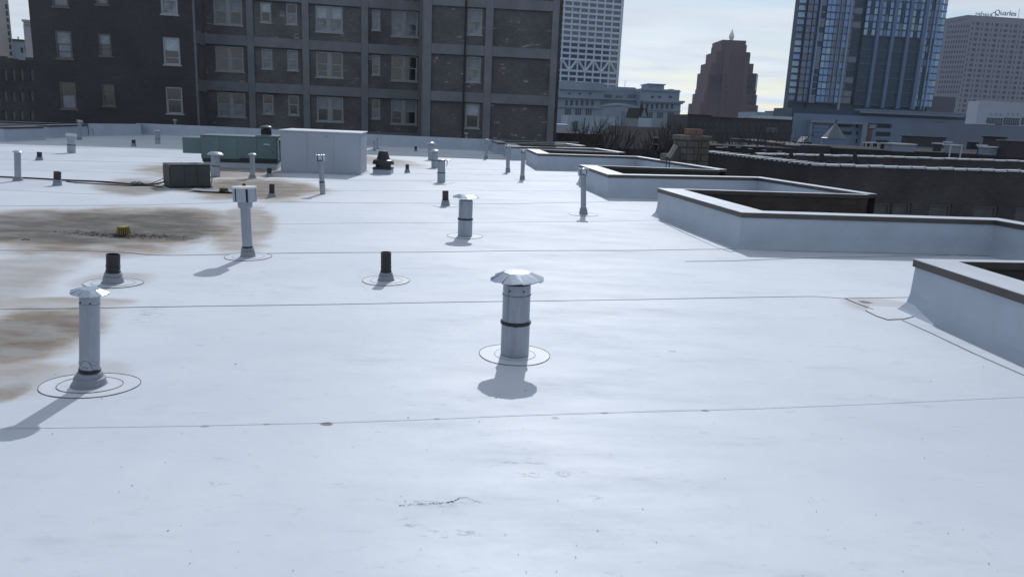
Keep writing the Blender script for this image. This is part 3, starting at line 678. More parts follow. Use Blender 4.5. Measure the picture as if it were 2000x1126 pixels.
# green package unit
rz = R_(10); root = thing('rooftop_unit', 'long grey green air handling unit with exhaust stack, left of the white housing', 'air conditioner', G(541, 331), rz)
MB().box(-2.1, .0, .0, 1.2, 0, .17).build('curb', WALLM, root, bevel=.01)
MB().box(-2.12, .02, -.02, 1.22, .172, .26).build('base_rail', mat('dark rail', (.03, .035, .04), .6), root, bevel=.006)
MB().box(-2.14, .03, -.04, 1.24, .262, .93).build('cabinet', RTUG, root, bevel=.01)
for x0, x1 in ((-2.12, -1.62), (-1.60, -1.13), (-1.11, -.56), (-.54, .01)): MB().box(x0, x1, -.052, -.042, .29, .90).build('service_panel', RTUG, root, bevel=.004)
for x0, x1 in ((-2.15, -1.1), (-1.09, -.60)): MB().box(x0, x1, -.06, 1.26, .932, .95).build('roof_sheet', RTUG, root, bevel=.004)
MB().box(-.59, .05, -.06, 1.26, .932, .985).build('roof_sheet', RTUG, root, bevel=.004)
MB().box(-2.66, -2.145, .02, 1.1, .40, .86).build('intake_hood', RTUG, root, bevel=.01)
MB().box(-1.06, .02, -.060, -.054, .27, .315).build('drain_slot', RTUD, root)
hd = MB().box(-.36, -.18, -.066, -.0525, .72, .75).build('panel_badge', mat('pale badge', (.6, .6, .6), .5), root)
MB().box(-.12, -.09, -.066, -.0525, .5, .53).build('latch', RUBBER, root)
MB().box(-1.0, -.9, -.057, -.0525, .36, .37).build('latch', RUBBER, root)
ex = MB().lathe([(.16, .985), (.15, 1.01), (.15, 1.02)], 24, -.33, .35).build('stack_base', RTUG, root, smooth=40)
for k in range(14):
    a = k/14*2*math.pi; MB().box(-.33+.145*math.cos(a)-.008, -.33+.145*math.cos(a)+.008, .35+.145*math.sin(a)-.008, .35+.145*math.sin(a)+.008, 1.0, 1.16).build('stack_bar', RTUD, ex)
MB().lathe([(.12, 1.0), (.12, 1.2)], 24, -.33, .35).build('exhaust_stack', RTUD, root, smooth=40)
MB().lathe([(.17, 1.19), (.185, 1.21), (.17, 1.245), (.12, 1.27), (.001, 1.285)], 28, -.33, .35).build('stack_cap', mat('dull cap', (.12, .13, .14), .35, .5), root, smooth=40)
fr = MB().box(.032, .07, 0, .05, .27, .9).box(.032, .07, 1.12, 1.17, .27, .9).box(.032, .07, 0, 1.17, .86, .9).build('end_frame', mat('white frame', (.6, .62, .63), .5), root)
for k in range(9): MB().box(.032, .055, .06, 1.1, .3+.06*k, .335+.06*k).build('louvre', RTUD, root)
MB().tube([(.1, .12, .28), (.12, .12, .55), (.09, .14, .85)], .018, 8).build('refrigerant_pipe', RTUD, root, smooth=40)
MB().tube([(.1, .3, .28), (.13, .26, .5), (.09, .3, .8)], .014, 8).build('refrigerant_pipe', RTUD, root, smooth=40)
# condenser
cp = G(334.5, 366); a = R_(38); root = thing('condenser_unit', 'dark grey condenser with grille top sitting in the brown stain', 'air conditioner', (cp.x, cp.y, zf(cp.x, cp.y)), a)
MB().box(0, .86, 0, .62, .02, .50).build('cabinet', CONDM, root, bevel=.012)
MB().box(-.012, .872, -.012, .632, .502, .52).build('top_rim', CONDM, root, bevel=.006)
MB().box(.02, .84, .02, .60, .521, .526).build('top_grille', RTUD, root)
for k in range(7): MB().tube([(.43, .31, .532), (.43+.26*math.cos(k*.9), .31+.26*math.sin(k*.9), .532)], .006, 5).build('grille_wire', GALV, root)
for k in range(3): MB().box(.868, .885, .0, .62, .12+.12*k, .135+.12*k).build('guard_wire', GALV, root)
for x0, x1 in ((.01, .28), (.30, .56), (.58, .85)): MB().box(x0, x1, -.01, -.002, .05, .48).build('side_panel', CONDM, root, bevel=.003)
MB().box(-.014, -.003, .03, .60, .06, .47).build('control_panel', mat('rust brown panel', (.045, .028, .028), .6), root, bevel=.003)
MB().box(-.03, .89, -.03, .65, -.005, .018).build('base_pad', DEBR, root)
MB().tube([(.86, 0, .02), (.9, -.02, .25), (.87, 0, .5)], .012, 6).build('corner_post', GALV, root)
# crumpled sheeting beside it
mb = MB(); q0 = G(380, 372)
for i in range(9):
    for j in range(4): mb.v.append((q0.x-.1+.13*i, q0.y-.1+.12*j+.03*math.sin(i*2.), .012+.018*random.random()))
for i in range(8):
    for j in range(3): mb.f.append((i*4+j, i*4+4+j, i*4+5+j, i*4+1+j))
o = mb.build('plastic_sheet', GALV, None); tag(o, 'crumpled pale plastic sheet lying at the foot of the dark condenser', 'plastic sheet')
# cables
def cable(pts, r, label, name='power_cable'):
    P = []
    cps = [G(x, y) for x, y in pts]
    for a, c in zip(cps, cps[1:]):
        for i in range(8): q = a.lerp(c, i/8); P.append((q.x+.01*math.sin(i*1.3), q.y+.012*math.sin(q.x*5), zf(q.x, q.y)+r+.003))
    q = cps[-1]; P.append((q.x, q.y, zf(q.x, q.y)+r+.003))
    return P
c1 = cable([(-300, 334), (0, 347), (60, 349.5), (130, 353), (210, 357), (262, 361.5), (300, 361)], .018, '')
top = Vector((cp.x, cp.y, 0)); c1 += [(c1[-1][0]+.15, c1[-1][1]+.0, .05), (top.x-.25, top.y+.36, .10), (top.x-.15, top.y+.3, .16)]
o = MB().tube(c1, .018, 7).build('power_cable', CABLE, None, smooth=50); tag(o, 'thick black cable running from the left edge to the dark condenser, upper strand', 'cable', 'cables feeding the condenser')
c2 = cable([(130, 355), (150, 358), (200, 360.5), (255, 363.5), (290, 363), (318, 365)], .012, '')
o = MB().tube(c2, .012, 6).build('power_cable', CABLE, None, smooth=50); tag(o, 'thinner black cable lying below the thick one towards the condenser', 'cable', 'cables feeding the condenser')
c3 = cable([(255, 361), (285, 361), (300, 357)], .008, ''); c3 += [(top.x-.2, top.y+.4, .22)]
o = MB().tube(c3, .009, 6).build('power_cable', CABLE, None, smooth=50); tag(o, 'thin black cable rising from the tie into the condenser side', 'cable', 'cables feeding the condenser')
k0 = G(266, 361)
mb = MB()
for i in range(5): mb.tube([(k0.x-.12+.06*i, k0.y-.06, .02), (k0.x-.08+.05*i, k0.y, .06+.02*(i % 2)), (k0.x-.04+.05*i, k0.y+.06, .02)], .012, 5)
o = mb.build('cable_tie', mat('blue grey tape', (.10, .12, .17), .6), None); tag(o, 'taped knot where the black cables meet left of the condenser', 'cable tie')
# drains
def drain(xb, yb, w, yt, m, label, litter):
    p, s = sizer(xb, yb); h = height(xb, yb, xb, yt); z0 = zf(p.x, p.y)
    root = thing('roof_drain', label, 'roof drain', (p.x, p.y+w/2/s, z0), 0, 'roof drains in the pond stains'); r = w/2/s
    MB().lathe([(r*1.5, .002), (r*1.35, .02), (r*1.1, .03), (r*1.05, .012), (.001, .01)], 24).build('clamp_ring', DEBR, root, smooth=40)
    MB().lathe([(r*.80, h-.02), (r*.80, h), (.001, h+.008)], 20).build('strainer_top', m, root, smooth=40)
    for k in range(20):
        a = 2*math.pi*k/20; MB().tube([(r*math.cos(a), r*math.sin(a), .02), (r*.8*math.cos(a), r*.8*math.sin(a), h-.005)], r*.085, 4).build('strainer_rib', m, root)
    MB().lathe([(r*.8, .02), (r*.66, h-.02)], 16).build('strainer_throat', RTUD, root)
    if litter:
        mb = MB()
        for k in range(420):
            a = random.gauss(0, 1)*.42; b = random.gauss(0, .1); 
            if abs(a) < r*.8 and abs(b) < r*.8: b -= r
            x, y = a+.05, b; q = random.uniform(.008, .03); t = random.random()*3; zz_ = zf(p.x+x, root.location.y+y)-z0
            mb.poly([(x+q*math.cos(t+k2*1.57), y+q*.6*math.sin(t+k2*1.57), zz_+.004+random.random()*.012) for k2 in range(4)])
        o = mb.build('leaf_litter', DEBR, None, loc=root.location); tag(o, 'black wet leaf litter washed up around the yellow drain strainer', 'leaf litter', kind='stuff')
drain(235, 457, 25, 439, YEL, 'yellow ribbed drain strainer amid black litter in the large stain', True)
drain(434, 375, 17, 365, OLIVE, 'dull olive drain strainer between the condenser and the drum headed pipe', False)
mb = MB(); rg = random.Random(4)
for k in range(150):
    px, py = rg.uniform(-20, 2020), 1130-(rg.random()**1.6)*760; q = G(px, py)
    if not inside((q.x, q.y), outline): continue
    r = rg.uniform(.0008, .0028)*(1+q.y*.08); t0 = rg.random()*6; h_ = zf(q.x, q.y)+.004
    P_ = [(q.x+r*rg.uniform(.6, 1.5)*math.cos(t0+i*1.26), q.y+r*rg.uniform(.6, 1.5)*math.sin(t0+i*1.26), h_) for i in range(5)]
    mb.poly(P_); mb.poly([P_[0], P_[1], (q.x, q.y, h_+r)]); mb.poly([P_[2], P_[3], (q.x, q.y, h_+r)])
o = mb.build('roof_grit', DEBR, None); tag(o, 'specks of dark grit scattered over the white membrane', 'grit', kind='stuff')
mb = MB(); rg = random.Random(9)
cp_ = [(779, 986), (795, 984.5), (812, 983), (830, 982.5), (850, 982), (872, 980), (886, 977), (896, 971), (908, 970), (924, 976), (938, 980)]
for (x0, y0), (x1, y1) in zip(cp_, cp_[1:]):
    for i in range(7):
        if x0 < 850 and rg.random() < .35: continue
        f = (i+rg.random()*.5)/7; a = G(x0+(x1-x0)*f, y0+(y1-y0)*f+rg.uniform(-1.2, 1.2)); b = G(x0+(x1-x0)*f+rg.uniform(1, 3.5), y0+(y1-y0)*f+rg.uniform(-1, 1)); h_ = zf(a.x, a.y)+.003
        mb.tube([(a.x, a.y, h_), (b.x, b.y, h_)], rg.uniform(.0006, .0022 if x0 < 890 else .001), 4)
o = mb.build('membrane_crack', BEADL, None); tag(o, 'thin broken dark crack in the white membrane, nearest the bottom middle of the photo', 'crack')
# corner dirt before the second court
q0 = G(1925, 488); mb = MB()
for k in range(160):
    a = rg.gauss(0, .10); b = rg.gauss(0, .05); q = rg.uniform(.008, .03); t = rg.random()*3; zz_ = .006+rg.random()*.03*math.exp(-abs(a)*8)
    mb.poly([(q0.x+a+q*math.cos(t+i*1.57), q0.y+b-abs(a)*.2+q*.6*math.sin(t+i*1.57), zz_) for i in range(4)])
o = mb.build('leaf_litter', DEBR, None); tag(o, 'small heap of dark leaves in the corner of the second court parapet', 'leaf litter', kind='stuff')
# loose twig in the stain
q = G(42, 469); o = MB().tube([(q.x, q.y, .005), (q.x+.05, q.y+.01, .015), (q.x+.1, q.y+.015, .008)], .006, 5).build('twig', DEBR, None); tag(o, 'short dark twig lying in the grey stain at the left edge', 'twig')
# sealed repair patch strip near the corner of the nearest parapet
def flat_strip(pts, wd, m, z=.006):
    mb = MB(); P = [G(x, y) for x, y in pts]
    mb.tube([(p.x, p.y, z) for p in P], wd, 5); return mb
t = thing('corner_patch', 'rounded membrane patch sealed to the roof at the nearest parapet corner', 'roof patch', G(1740, 612))
L0 = t.location.copy()
pc = [(1690, 607), (1712, 618), (1733, 625), (1765, 624), (1784, 619), (1776, 606), (1740, 600), (1700, 598)]
mb = MB(); mb.poly([(G(x, y).x-L0.x, G(x, y).y-L0.y, .006) for x, y in reversed(pc)]); mb.build('membrane_patch', PATCH, t)
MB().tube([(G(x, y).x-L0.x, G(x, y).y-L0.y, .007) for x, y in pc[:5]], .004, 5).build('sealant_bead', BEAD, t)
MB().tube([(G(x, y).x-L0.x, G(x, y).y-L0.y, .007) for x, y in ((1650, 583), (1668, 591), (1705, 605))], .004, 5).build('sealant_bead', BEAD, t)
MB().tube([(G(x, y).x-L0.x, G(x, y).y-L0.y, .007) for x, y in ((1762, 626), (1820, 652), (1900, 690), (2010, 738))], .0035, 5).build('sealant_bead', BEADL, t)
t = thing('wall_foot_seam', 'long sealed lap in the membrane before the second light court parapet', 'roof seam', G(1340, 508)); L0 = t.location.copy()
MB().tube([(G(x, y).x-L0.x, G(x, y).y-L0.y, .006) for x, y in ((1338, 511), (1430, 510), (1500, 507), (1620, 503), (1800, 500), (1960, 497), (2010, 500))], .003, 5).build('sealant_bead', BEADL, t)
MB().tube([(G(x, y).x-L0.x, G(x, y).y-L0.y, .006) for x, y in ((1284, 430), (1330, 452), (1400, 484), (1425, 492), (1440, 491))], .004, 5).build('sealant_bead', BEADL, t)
#@@CITY
# ------------------------------------------------------------------ street level ground
mb = MB(); mb.poly([(-6000, -3000, GROUND), (6000, -3000, GROUND), (6000, 12000, GROUND), (-6000, 12000, GROUND)]); o = mb.build('ground', ASPH); o['kind'] = 'structure'
# ------------------------------------------------------------------ facades
class Facade:
    """a vertical wall plane: u along it, v into the building, measured by lines of sight"""
    def __init__(s, px, py, Y, deg):
        p = at(px, py, Y); s.o = Vector((p.x, p.y, 0)); s.a = R_(deg); s.t = Vector((math.cos(s.a), math.sin(s.a), 0)); s.n = Vector((-math.sin(s.a), math.cos(s.a), 0))
    def m(s, px, py, v=0.0):
        d = ray(px, py); c = Vector((0, 0, EYE)); o = s.o+s.n*v
        k = (o-c).dot(s.n)/d.dot(s.n); q = c+d*k-s.o; return q.dot(s.t), q.z
def holed(mb, u0, u1, z0, z1, holes, v=0.0, depth=.15):
    us = sorted({u0, u1, *[h[0] for h in holes], *[h[1] for h in holes]}); zs = sorted({z0, z1, *[h[2] for h in holes], *[h[3] for h in holes]})
    us = [u for u in us if u0-1e-6 <= u <= u1+1e-6]; zs = [z for z in zs if z0-1e-6 <= z <= z1+1e-6]
    for i in range(len(us)-1):
        for j in range(len(zs)-1):
            cu, cz = (us[i]+us[i+1])/2, (zs[j]+zs[j+1])/2
            if any(h[0] < cu < h[1] and h[2] < cz < h[3] for h in holes): continue
            mb.poly([(us[i], v, zs[j]), (us[i+1], v, zs[j]), (us[i+1], v, zs[j+1]), (us[i], v, zs[j+1])])
    for a, b, c, d in holes:
        if a < u0 or b > u1 or c < z0 or d > z1: pass
        mb.poly([(a, v, c), (a, v, d), (a, v+depth, d), (a, v+depth, c)]); mb.poly([(b, v, d), (b, v, c), (b, v+depth, c), (b, v+depth, d)])
        mb.poly([(a, v, c), (a, v+depth, c), (b, v+depth, c), (b, v, c)]); mb.poly([(a, v, d), (b, v, d), (b, v+depth, d), (a, v+depth, d)])
    return mb
def sash(root, u0, u1, z0, z1, v, fm, top, bot, sill=True, open_=0):
    """a double hung sash window: frame, two sashes with panes"""
    f = .075; zm = (z0+z1)/2; O = Vector((u0, v, z0)); W = u1-u0; H = z1-z0
    mb = MB(); mb.box(0, f, 0, .10, 0, H).box(W-f, W, 0, .10, 0, H).box(f, W-f, 0, .10, H-f, H).box(f, W-f, 0, .10, 0, f*.9)
    if sill: mb.box(-.06, W+.06, -.07, .10, -.09, -.003)
    fr = mb.build('window', fm, root, loc=O)
    zs = H*.52
    MB().box(f, W-f, .045, .085, zs-.03, zs+.03).box(f, f+.04, .045, .085, f, zs-.03).box(W-f-.04, W-f, .045, .085, f, zs-.03).build('sash', fm, fr)
    MB().box(f, W-f, .050, .056, zs+.03, H-f).build('pane', top, fr)
    MB().box(f+.04, W-f-.04, .075, .08, f*.9, zs-.03).build('pane', bot, fr)
    if open_: MB().box(f+.04, W-f-.04, .03, .05, f+.28, f+.32).build('screen_rail', fm, fr)
    return fr
def win(root, fac, px, v, rows, dz, fm=FRAME, double=False, mats=None):
    """px: (x0,x1,ytop,ybottom) measured on the middle row; the other rows are the same storeys up and down"""
    ua, zb = fac.m(px[0], (px[2]+px[3])/2, v); ub, _ = fac.m(px[1], (px[2]+px[3])/2, v)
    _, zt = fac.m((px[0]+px[1])/2, px[2], v); _, zb = fac.m((px[0]+px[1])/2, px[3], v); holes = []
    for k, r in enumerate(rows):
        a, b, c, d = ua, ub, zb+r*dz, zt+r*dz; holes.append((a, b, c, d))
        tm, bm = mats[k] if mats else (PANE, PANE)
        tm = random.choice([tm, tm, PANE, BLIND]); bm = random.choice([bm, bm, bm, BLIND, REFL])
        if double:
            m = (a+b)/2; sash(root, a, m-.06, c, d, v+.03, fm, tm, bm, open_=(k+int(a)) % 2); sash(root, m+.06, b, c, d, v+.03, fm, mats2(tm), bm, open_=(k+int(b)) % 3 == 0)
            MB().box(m-.059, m+.059, v, v+.12, c, d).build('mullion', fm, root)
        else: sash(root, a, b, c, d, v+.03, fm, tm, bm, open_=k % 2)
    return holes
def mats2(m): return m
P_, B_, W_, X_ = PANE, BLIND, BLINDW, REFL
# ---- centre wing: concrete frame with brick panels
FC = Facade(600, 150, 51, 13)
DZ = FC.m(640, 127)[1]-FC.m(640, 214)[1]
bld = thing('apartment_building', 'dark brick apartment building with grey concrete grid frame and paired sash windows', 'apartment building', FC.o, FC.a)
ulc, _ = FC.m(401, 130); urc, _ = FC.m(826, 130); TOPZ = 16.0; uR = urc
H1 = []
H1 += win(bld, FC, (421, 476, 91, 139), .16, (-1, 0, 1), DZ, double=True, mats=[(P_, P_), (B_, P_), (W_, P_)])
H1 += win(bld, FC, (511, 532, 96, 134), .16, (-1, 0, 1), DZ, mats=[(P_, P_), (P_, B_), (W_, P_)], fm=FRAME)
H1 += win(bld, FC, (561, 582, 98, 137), .16, (-1, 0, 1), DZ, mats=[(P_, P_), (B_, P_), (B_, B_)])
H1 += win(bld, FC, (617.5, 670, 102, 151), .16, (-1, 0, 1), DZ, double=True, mats=[(B_, P_), (W_, P_), (W_, P_)])
H1 += win(bld, FC, (726.5, 742.5, 107.5, 146), .16, (-1, 0, 1), DZ, mats=[(P_, P_), (P_, P_), (X_, X_)])
H1 += win(bld, FC, (764, 815, 109.5, 158), .16, (-1, 0, 1), DZ, double=True, mats=[(P_, P_), (X_, P_), (X_, X_)])
holed(MB(), ulc-1.2, uR, GROUND, TOPZ-.6, H1, .16, .2).build('brick_infill', BRK_C, bld)
MB().box(ulc-1.2, uR, .37, 12, GROUND, TOPZ-.6).build('building_core', BRK_C, bld)
piers = [FC.m(x, 130)[0] for x in (483.5, 497, 591, 604.5, 705.5, 719.5, 818, 826)]
for a, b in zip(piers[::2], piers[1::2]): MB().box(a, b, 0, .158, GROUND, TOPZ).build('concrete_pier', CONC, bld, bevel=.02)
zt0 = FC.m(600, 78)[1]; zb0 = FC.m(600, 97)[1]; edges = [ulc-1.2]+piers
bays = [(edges[i], edges[i+1]) for i in range(0, len(edges)-1, 2)]
for k in range(-5, 5):
    for a, b in bays:
        if b-a > .3 and zt0+k*DZ < TOPZ-.7: MB().box(a+.002, b-.002, .012, .158, zb0+k*DZ, zt0+k*DZ).build('concrete_beam', CONC, bld, bevel=.02)
MB().box(ulc-1.2, uR, -.1, .36, TOPZ-.6, TOPZ+.3).build('roof_parapet', CONC, bld)
# ---- left wing, nearer
FL = Facade(380, 120, 46.3, 13)
u0, _ = FL.m(66, 120); LB = thing('apartment_building', 'plain dark brown brick apartment wing at the left with three columns of single sash windows', 'apartment building', FL.o, FL.a)
DL = FL.m(335, 100)[1]-FL.m(335, 196)[1]; H2 = []
H2 += win(LB, FL, (108.5, 140.5, 60.5, 114), .0, (-1, 0, 1), DL, FRAMEB, mats=[(P_, P_), (B_, B_), (B_, B_)])
H2 += win(LB, FL, (192.5, 217, 66, 109), .0, (-1, 0, 1), DL, FRAMEB, mats=[(P_, P_), (B_, P_), (B_, B_)])
H2 += win(LB, FL, (319, 351.5, 73.5, 126), .0, (-1, 0, 1), DL, FRAME, mats=[(P_, P_), (W_, P_), (B_, P_)])
holed(MB(), u0, -.002, GROUND, 8.6, H2, 0, .2).build('brick_wall', BRK_L, LB)
MB().box(u0+.01, -.01, .21, 9, GROUND, 8.6).build('building_core', BRK_L, LB)
MB().box(u0-.1, .08, -.1, 9, 8.6, 8.9).build('roof_parapet', CONC, LB)
MB().box(-.001, .04, .0, 4.6, GROUND, 8.6).build('side_wall', BRK_C, LB)
zr1 = (FL.m(380, 57)[1], FL.m(380, 82)[1])
for k in range(-2, 1): MB().box(.042, .09, .5, 4.6, zr1[1]+k*DL, zr1[0]+k*DL).build('concrete_beam', CONC, LB)
MB().box(.042, .10, .02, .35, GROUND, 8.6).build('concrete_pier', CONC, LB)
for k in range(-1, 2):
    MB().box(.045, .08, 2.9, 3.6, zr1[1]+k*DL-1.9, zr1[1]+k*DL-.3).build('window', FRAMEB, LB)
pp = Vector((FL.m(411, 130, 4.4)[0], 0, 0)); MB().tube([(FL.m(411, 130, 4.4)[0], 4.3, GROUND), (FL.m(411, 130, 4.4)[0], 4.3, 8.6)], .22, 10).build('downpipe', IRON, LB, smooth=40)
# ---- right wing
TOPZ = 12.4
FR = Facade(826, 130, 48.6, 5)
RB = thing('apartment_building', 'apartment wing with pale flecked brick panels and a single window column, nearest the white tower', 'apartment building', FR.o, FR.a)
DR = FR.m(922, 135)[1]-FR.m(922, 226)[1]; uE, _ = FR.m(1092, 140)
H3 = win(RB, FR, (911, 939, 111, 160), .16, (-1, 0, 1), DR, mats=[(W_, P_), (B_, P_), (B_, P_)])
holed(MB(), 0.002, uE, GROUND, TOPZ-.6, H3, .16, .2).build('brick_infill', BRK_C2, RB)
MB().box(0.002, uE, .37, 14, GROUND, TOPZ-.6).build('building_core', BRK_N, RB)
MB().box(0, -.05, 0, 3, GROUND, TOPZ-.6).build('side_wall', CONC, RB)
ed = [FR.m(x, 140)[0] for x in (826, 842, 945.5, 960.5, 1074, 1087)]
for a, b in zip(ed[::2], ed[1::2]): MB().box(a, b, 0, .158, GROUND, TOPZ).build('concrete_pier', CONC, RB, bevel=.02)
za, zb = FR.m(890, 87)[1], FR.m(890, 107)[1]
for k in range(-5, 3):
    for a, b in ((ed[1], ed[2]), (ed[3], ed[4])):
        if za+k*DR < TOPZ-.7: MB().box(a+.002, b-.002, .012, .158, zb+k*DR, za+k*DR).build('concrete_beam', CONC, RB, bevel=.02)
uq, _ = FR.m(907, 130); MB().tube([(uq, -.07, GROUND), (uq, -.07, TOPZ-.6)], .055, 8).build('downpipe', IRON, RB, smooth=40)
uq = (ed[5]+uE)/2; MB().box(ed[5]+.01, uE+.03, .02, .3, GROUND, TOPZ).build('corner_trim', BRK_N, RB)
MB().box(0, uE+.1, -.1, .36, TOPZ-.599, TOPZ+.3).build('roof_parapet', CONC, RB)
# ---- low brick building at far left
F0 = Facade(76, 160, 58, 8); a, z1 = F0.m(-60, 108); b, z2 = F0.m(74, 119)
t = thing('low_brick_building', 'low dark brick building with blocked windows, left of the apartment wing', 'building', F0.o, F0.a)
hs = []
for x in (6, 22, 38, 58):
    for y0, y1 in ((135, 158), (178, 198), (216, 234)):
        ua, zt = F0.m(x, y0); ub, zz2 = F0.m(x+9, y1); hs.append((ua, ub, zz2, zt))
holed(MB(), a, b, GROUND, z2, hs, 0, .12).build('brick_wall', BRK_N, t)
for h_ in hs: MB().box(h_[0], h_[1], .08, .12, h_[2], h_[3]).build('window', FRAMEB, t)
MB().box(a, b, .13, 10, GROUND, z2).build('building_core', BRK_N, t)
st = []
for x0, x1, yy in ((-20, 12, 110), (12, 30, 114.5), (30, 45, 119)): MB().box(F0.m(x0, 120)[0], F0.m(x1, 120)[0], .0, .4, z2, F0.m(x1, yy)[1]).build('stepped_parapet', BRK_N, t)
MB().box(F0.m(46, 120)[0], F0.m(74, 120)[0], .3, 2, z2, F0.m(60, 112)[1]).build('roof_shed', mat('green grey shed', (.07, .10, .11), .8), t)
# ---- far left distance
def block(name, label, cat, x0, x1, yt, Y, m, deg=0, depth=30, base=None, bld_parts=None):
    F = Facade(x0, yt, Y, deg); u1, _ = F.m(x1, yt); _, zt = F.m((x0+x1)/2, yt)
    t = thing(name, label, cat, F.o, F.a); MB().box(0, u1, 0, depth, base if base is not None else GROUND, zt).build('wall', m, t)
    return t, F, u1, zt
TANL = mat('tan masonry', (.46, .43, .42), .85, var=.15, vs=.3); BLG = mat('blue grey render', (.34, .42, .50), .8, var=.1, vs=.3); PINK = mat('pale stone', (.48, .46, .50), .85, var=.1, vs=.3)
DK = mat('dark window', (.03, .04, .06), .2, var=.3, vs=.2)
t, F, u1, zt = block('distant_tower', 'sliver of a tan tower at the far left edge of the photo', 'tower', -60, 16, 0, 140, TANL, 33, 20); 
MB().box(0, u1, 0, 20, zt, zt+15).build('wall', TANL, t)
for k in range(9):
    ua, zz_ = F.m(4, 8+13*k); MB().box(u1-.55, u1-.2, -.05, .02, zz_-.8, zz_).build('window', DK, t)
t, F, u1, zt = block('distant_building', 'blue grey flat roofed house in the gap at far left', 'building', 17, 62, 81, 150, BLG, 33, 12)
MB().box(0, u1, -.3, .2, zt, zt+.35).build('cornice', DK, t); MB().box(u1*.4, u1*.45, 2, 2.4, zt+.35, zt+1).build('chimney', DK, t)
for x, y in ((40, 97), (48, 93), (49, 98)): ua, zz_ = F.m(x, y); MB().box(ua, ua+.45, -.04, .02, zz_-.6, zz_+.4).build('window', DK, t)
t, F, u1, zt = block('distant_building', 'pale stone building with a projecting cornice beside the dark apartment wing', 'building', 47, 75, 41, 135, PINK, 33, 12)
MB().box(-.35, u1, -.4, .1, zt-.25, zt+.1).build('cornice', PINK, t); MB().box(-.15, u1, -.2, .1, zt-.7, zt-.26).build('cornice', PINK, t)
# ------------------------------------------------------------------ neighbouring long brick wall
z1 = at(1584, 318, 30).z
Wp = [G(1376, 293.5, z1), G(1584, 317.5, z1), G(2120, 335.5, z1)]
o0 = Wp[1].copy(); o0.z = 0
nb = thing('brick_building', 'long low dark brick building on the right with pale coping tiles along its edge', 'building', (o0.x, o0.y, 0))
Pl = [(p.x-o0.x, p.y-o0.y) for p in Wp]
def wallpart(p, q, holes, name):
    a = Vector(p); b = Vector(q); t = (b-a); ln = t.length; ang = math.atan2(t.y, t.x)
    o = holed(MB(), 0, ln, GROUND, z1-.1, holes, 0, .2).build(name, BRK_N, nb, loc=(a.x, a.y, 0)); o.rotation_euler = (0, 0, ang); return o, ln, ang
FN = Facade(1584, 330, 30, 0); FN.o = o0; tt = (Wp[2]-Wp[1]); FN.a = math.atan2(tt.y, tt.x); FN.t = Vector((math.cos(FN.a), math.sin(FN.a), 0)); FN.n = Vector((-math.sin(FN.a), math.cos(FN.a), 0))
NPANE = mat('grey drawn shade', (.10, .105, .115), .4, var=.3, vs=2)
hs = []
for x0, x1, y0, y1 in ((1708, 1735, 395, 440), (1746, 1774, 396, 440), (1817, 1853, 398, 440), (1904, 1942, 401, 445), (1986, 2030, 404, 450)):
    ua, zt = FN.m(x0, y0); ub, zb_ = FN.m(x1, y1); hs.append((ua, ub, zb_, zt))
wo, ln, ang = wallpart(Pl[1], Pl[2], hs, 'brick_wall')
for h_ in hs:
    f = MB(); W = h_[1]-h_[0]; f.box(0, .09, 0, .1, 0, h_[3]-h_[2]).box(W-.09, W, 0, .1, 0, h_[3]-h_[2]).box(.09, W-.09, 0, .1, h_[3]-h_[2]-.09, h_[3]-h_[2])
    fo = f.build('window', FRAMEB, wo, loc=(h_[0], .05, h_[2])); MB().box(.09, W-.09, .05, .06, 0, h_[3]-h_[2]-.09).build('pane', NPANE, None)
    pn = bpy.context.scene.collection.objects[-1] if False else COL.objects[-1]; pn.parent = wo; pn.location = (h_[0], .05, h_[2])
wallpart(Pl[0], Pl[1], [], 'brick_wall')
def tiles(p, q, n, z, wd, m, parent, dark=.12, name='coping_tile', lift=0.05):
    a = Vector(p); b = Vector(q); t = b-a; ang = math.atan2(t.y, t.x); L_ = t.length/n
    me = MB().poly([(0, -.06, 0), (L_*(1-dark), -.06, .01), (L_*(1-dark), wd, .04), (0, wd, .03)]).poly([(0, -.06, -.06), (L_*(1-dark), -.06, -.06), (L_*(1-dark), -.06, .01), (0, -.06, 0)]).poly([(L_*(1-dark), -.06, .03), (L_*(1-dark)+L_*dark*.7, -.06, .03), (L_*(1-dark)+L_*dark*.7, wd, .07), (L_*(1-dark), wd, .07)]).mesh(name, m)
    for i in range(n):
        inst(name, me, parent, (a.x+t.x*i/n, a.y+t.y*i/n, z+.01*math.sin(i*3.7)), (random.uniform(-.01, .01), 0, ang))
tiles(Pl[0], Pl[1], 24, z1-.05, .42, TILEC, nb, .34)
tiles(Pl[1], Pl[2], 20, z1-.05, .10, TILEC, nb, .08)
# dark roof of that building and its back parapet
bk = [G(1478, 300.5, z1-.1), G(1742, 306.5, z1-.1), G(2150, 320, z1-.1)]; B2 = [(p.x-o0.x, p.y-o0.y) for p in bk]
sh = lambda p: (p[0], p[1]+.45)
MB().prism([sh(Pl[0]), sh(Pl[1]), sh(Pl[2]), B2[2], B2[1], B2[0]], GROUND, z1-.75).build('roof_deck', DARKROOF, nb)
for p, q in ((B2[0], B2[1]), (B2[1], B2[2])):
    a = Vector(p); b = Vector(q); t = b-a; o = MB().box(0, t.length, 0, .3, GROUND, z1-.1).build('back_parapet', BRK_N, nb, loc=(a.x, a.y, 0)); o.rotation_euler = (0, 0, math.atan2(t.y, t.x))
tiles(B2[0], B2[1], 15, z1-.08, .14, TILEC, nb, .06); tiles(B2[1], B2[2], 17, z1-.08, .14, TILEC, nb, .06)
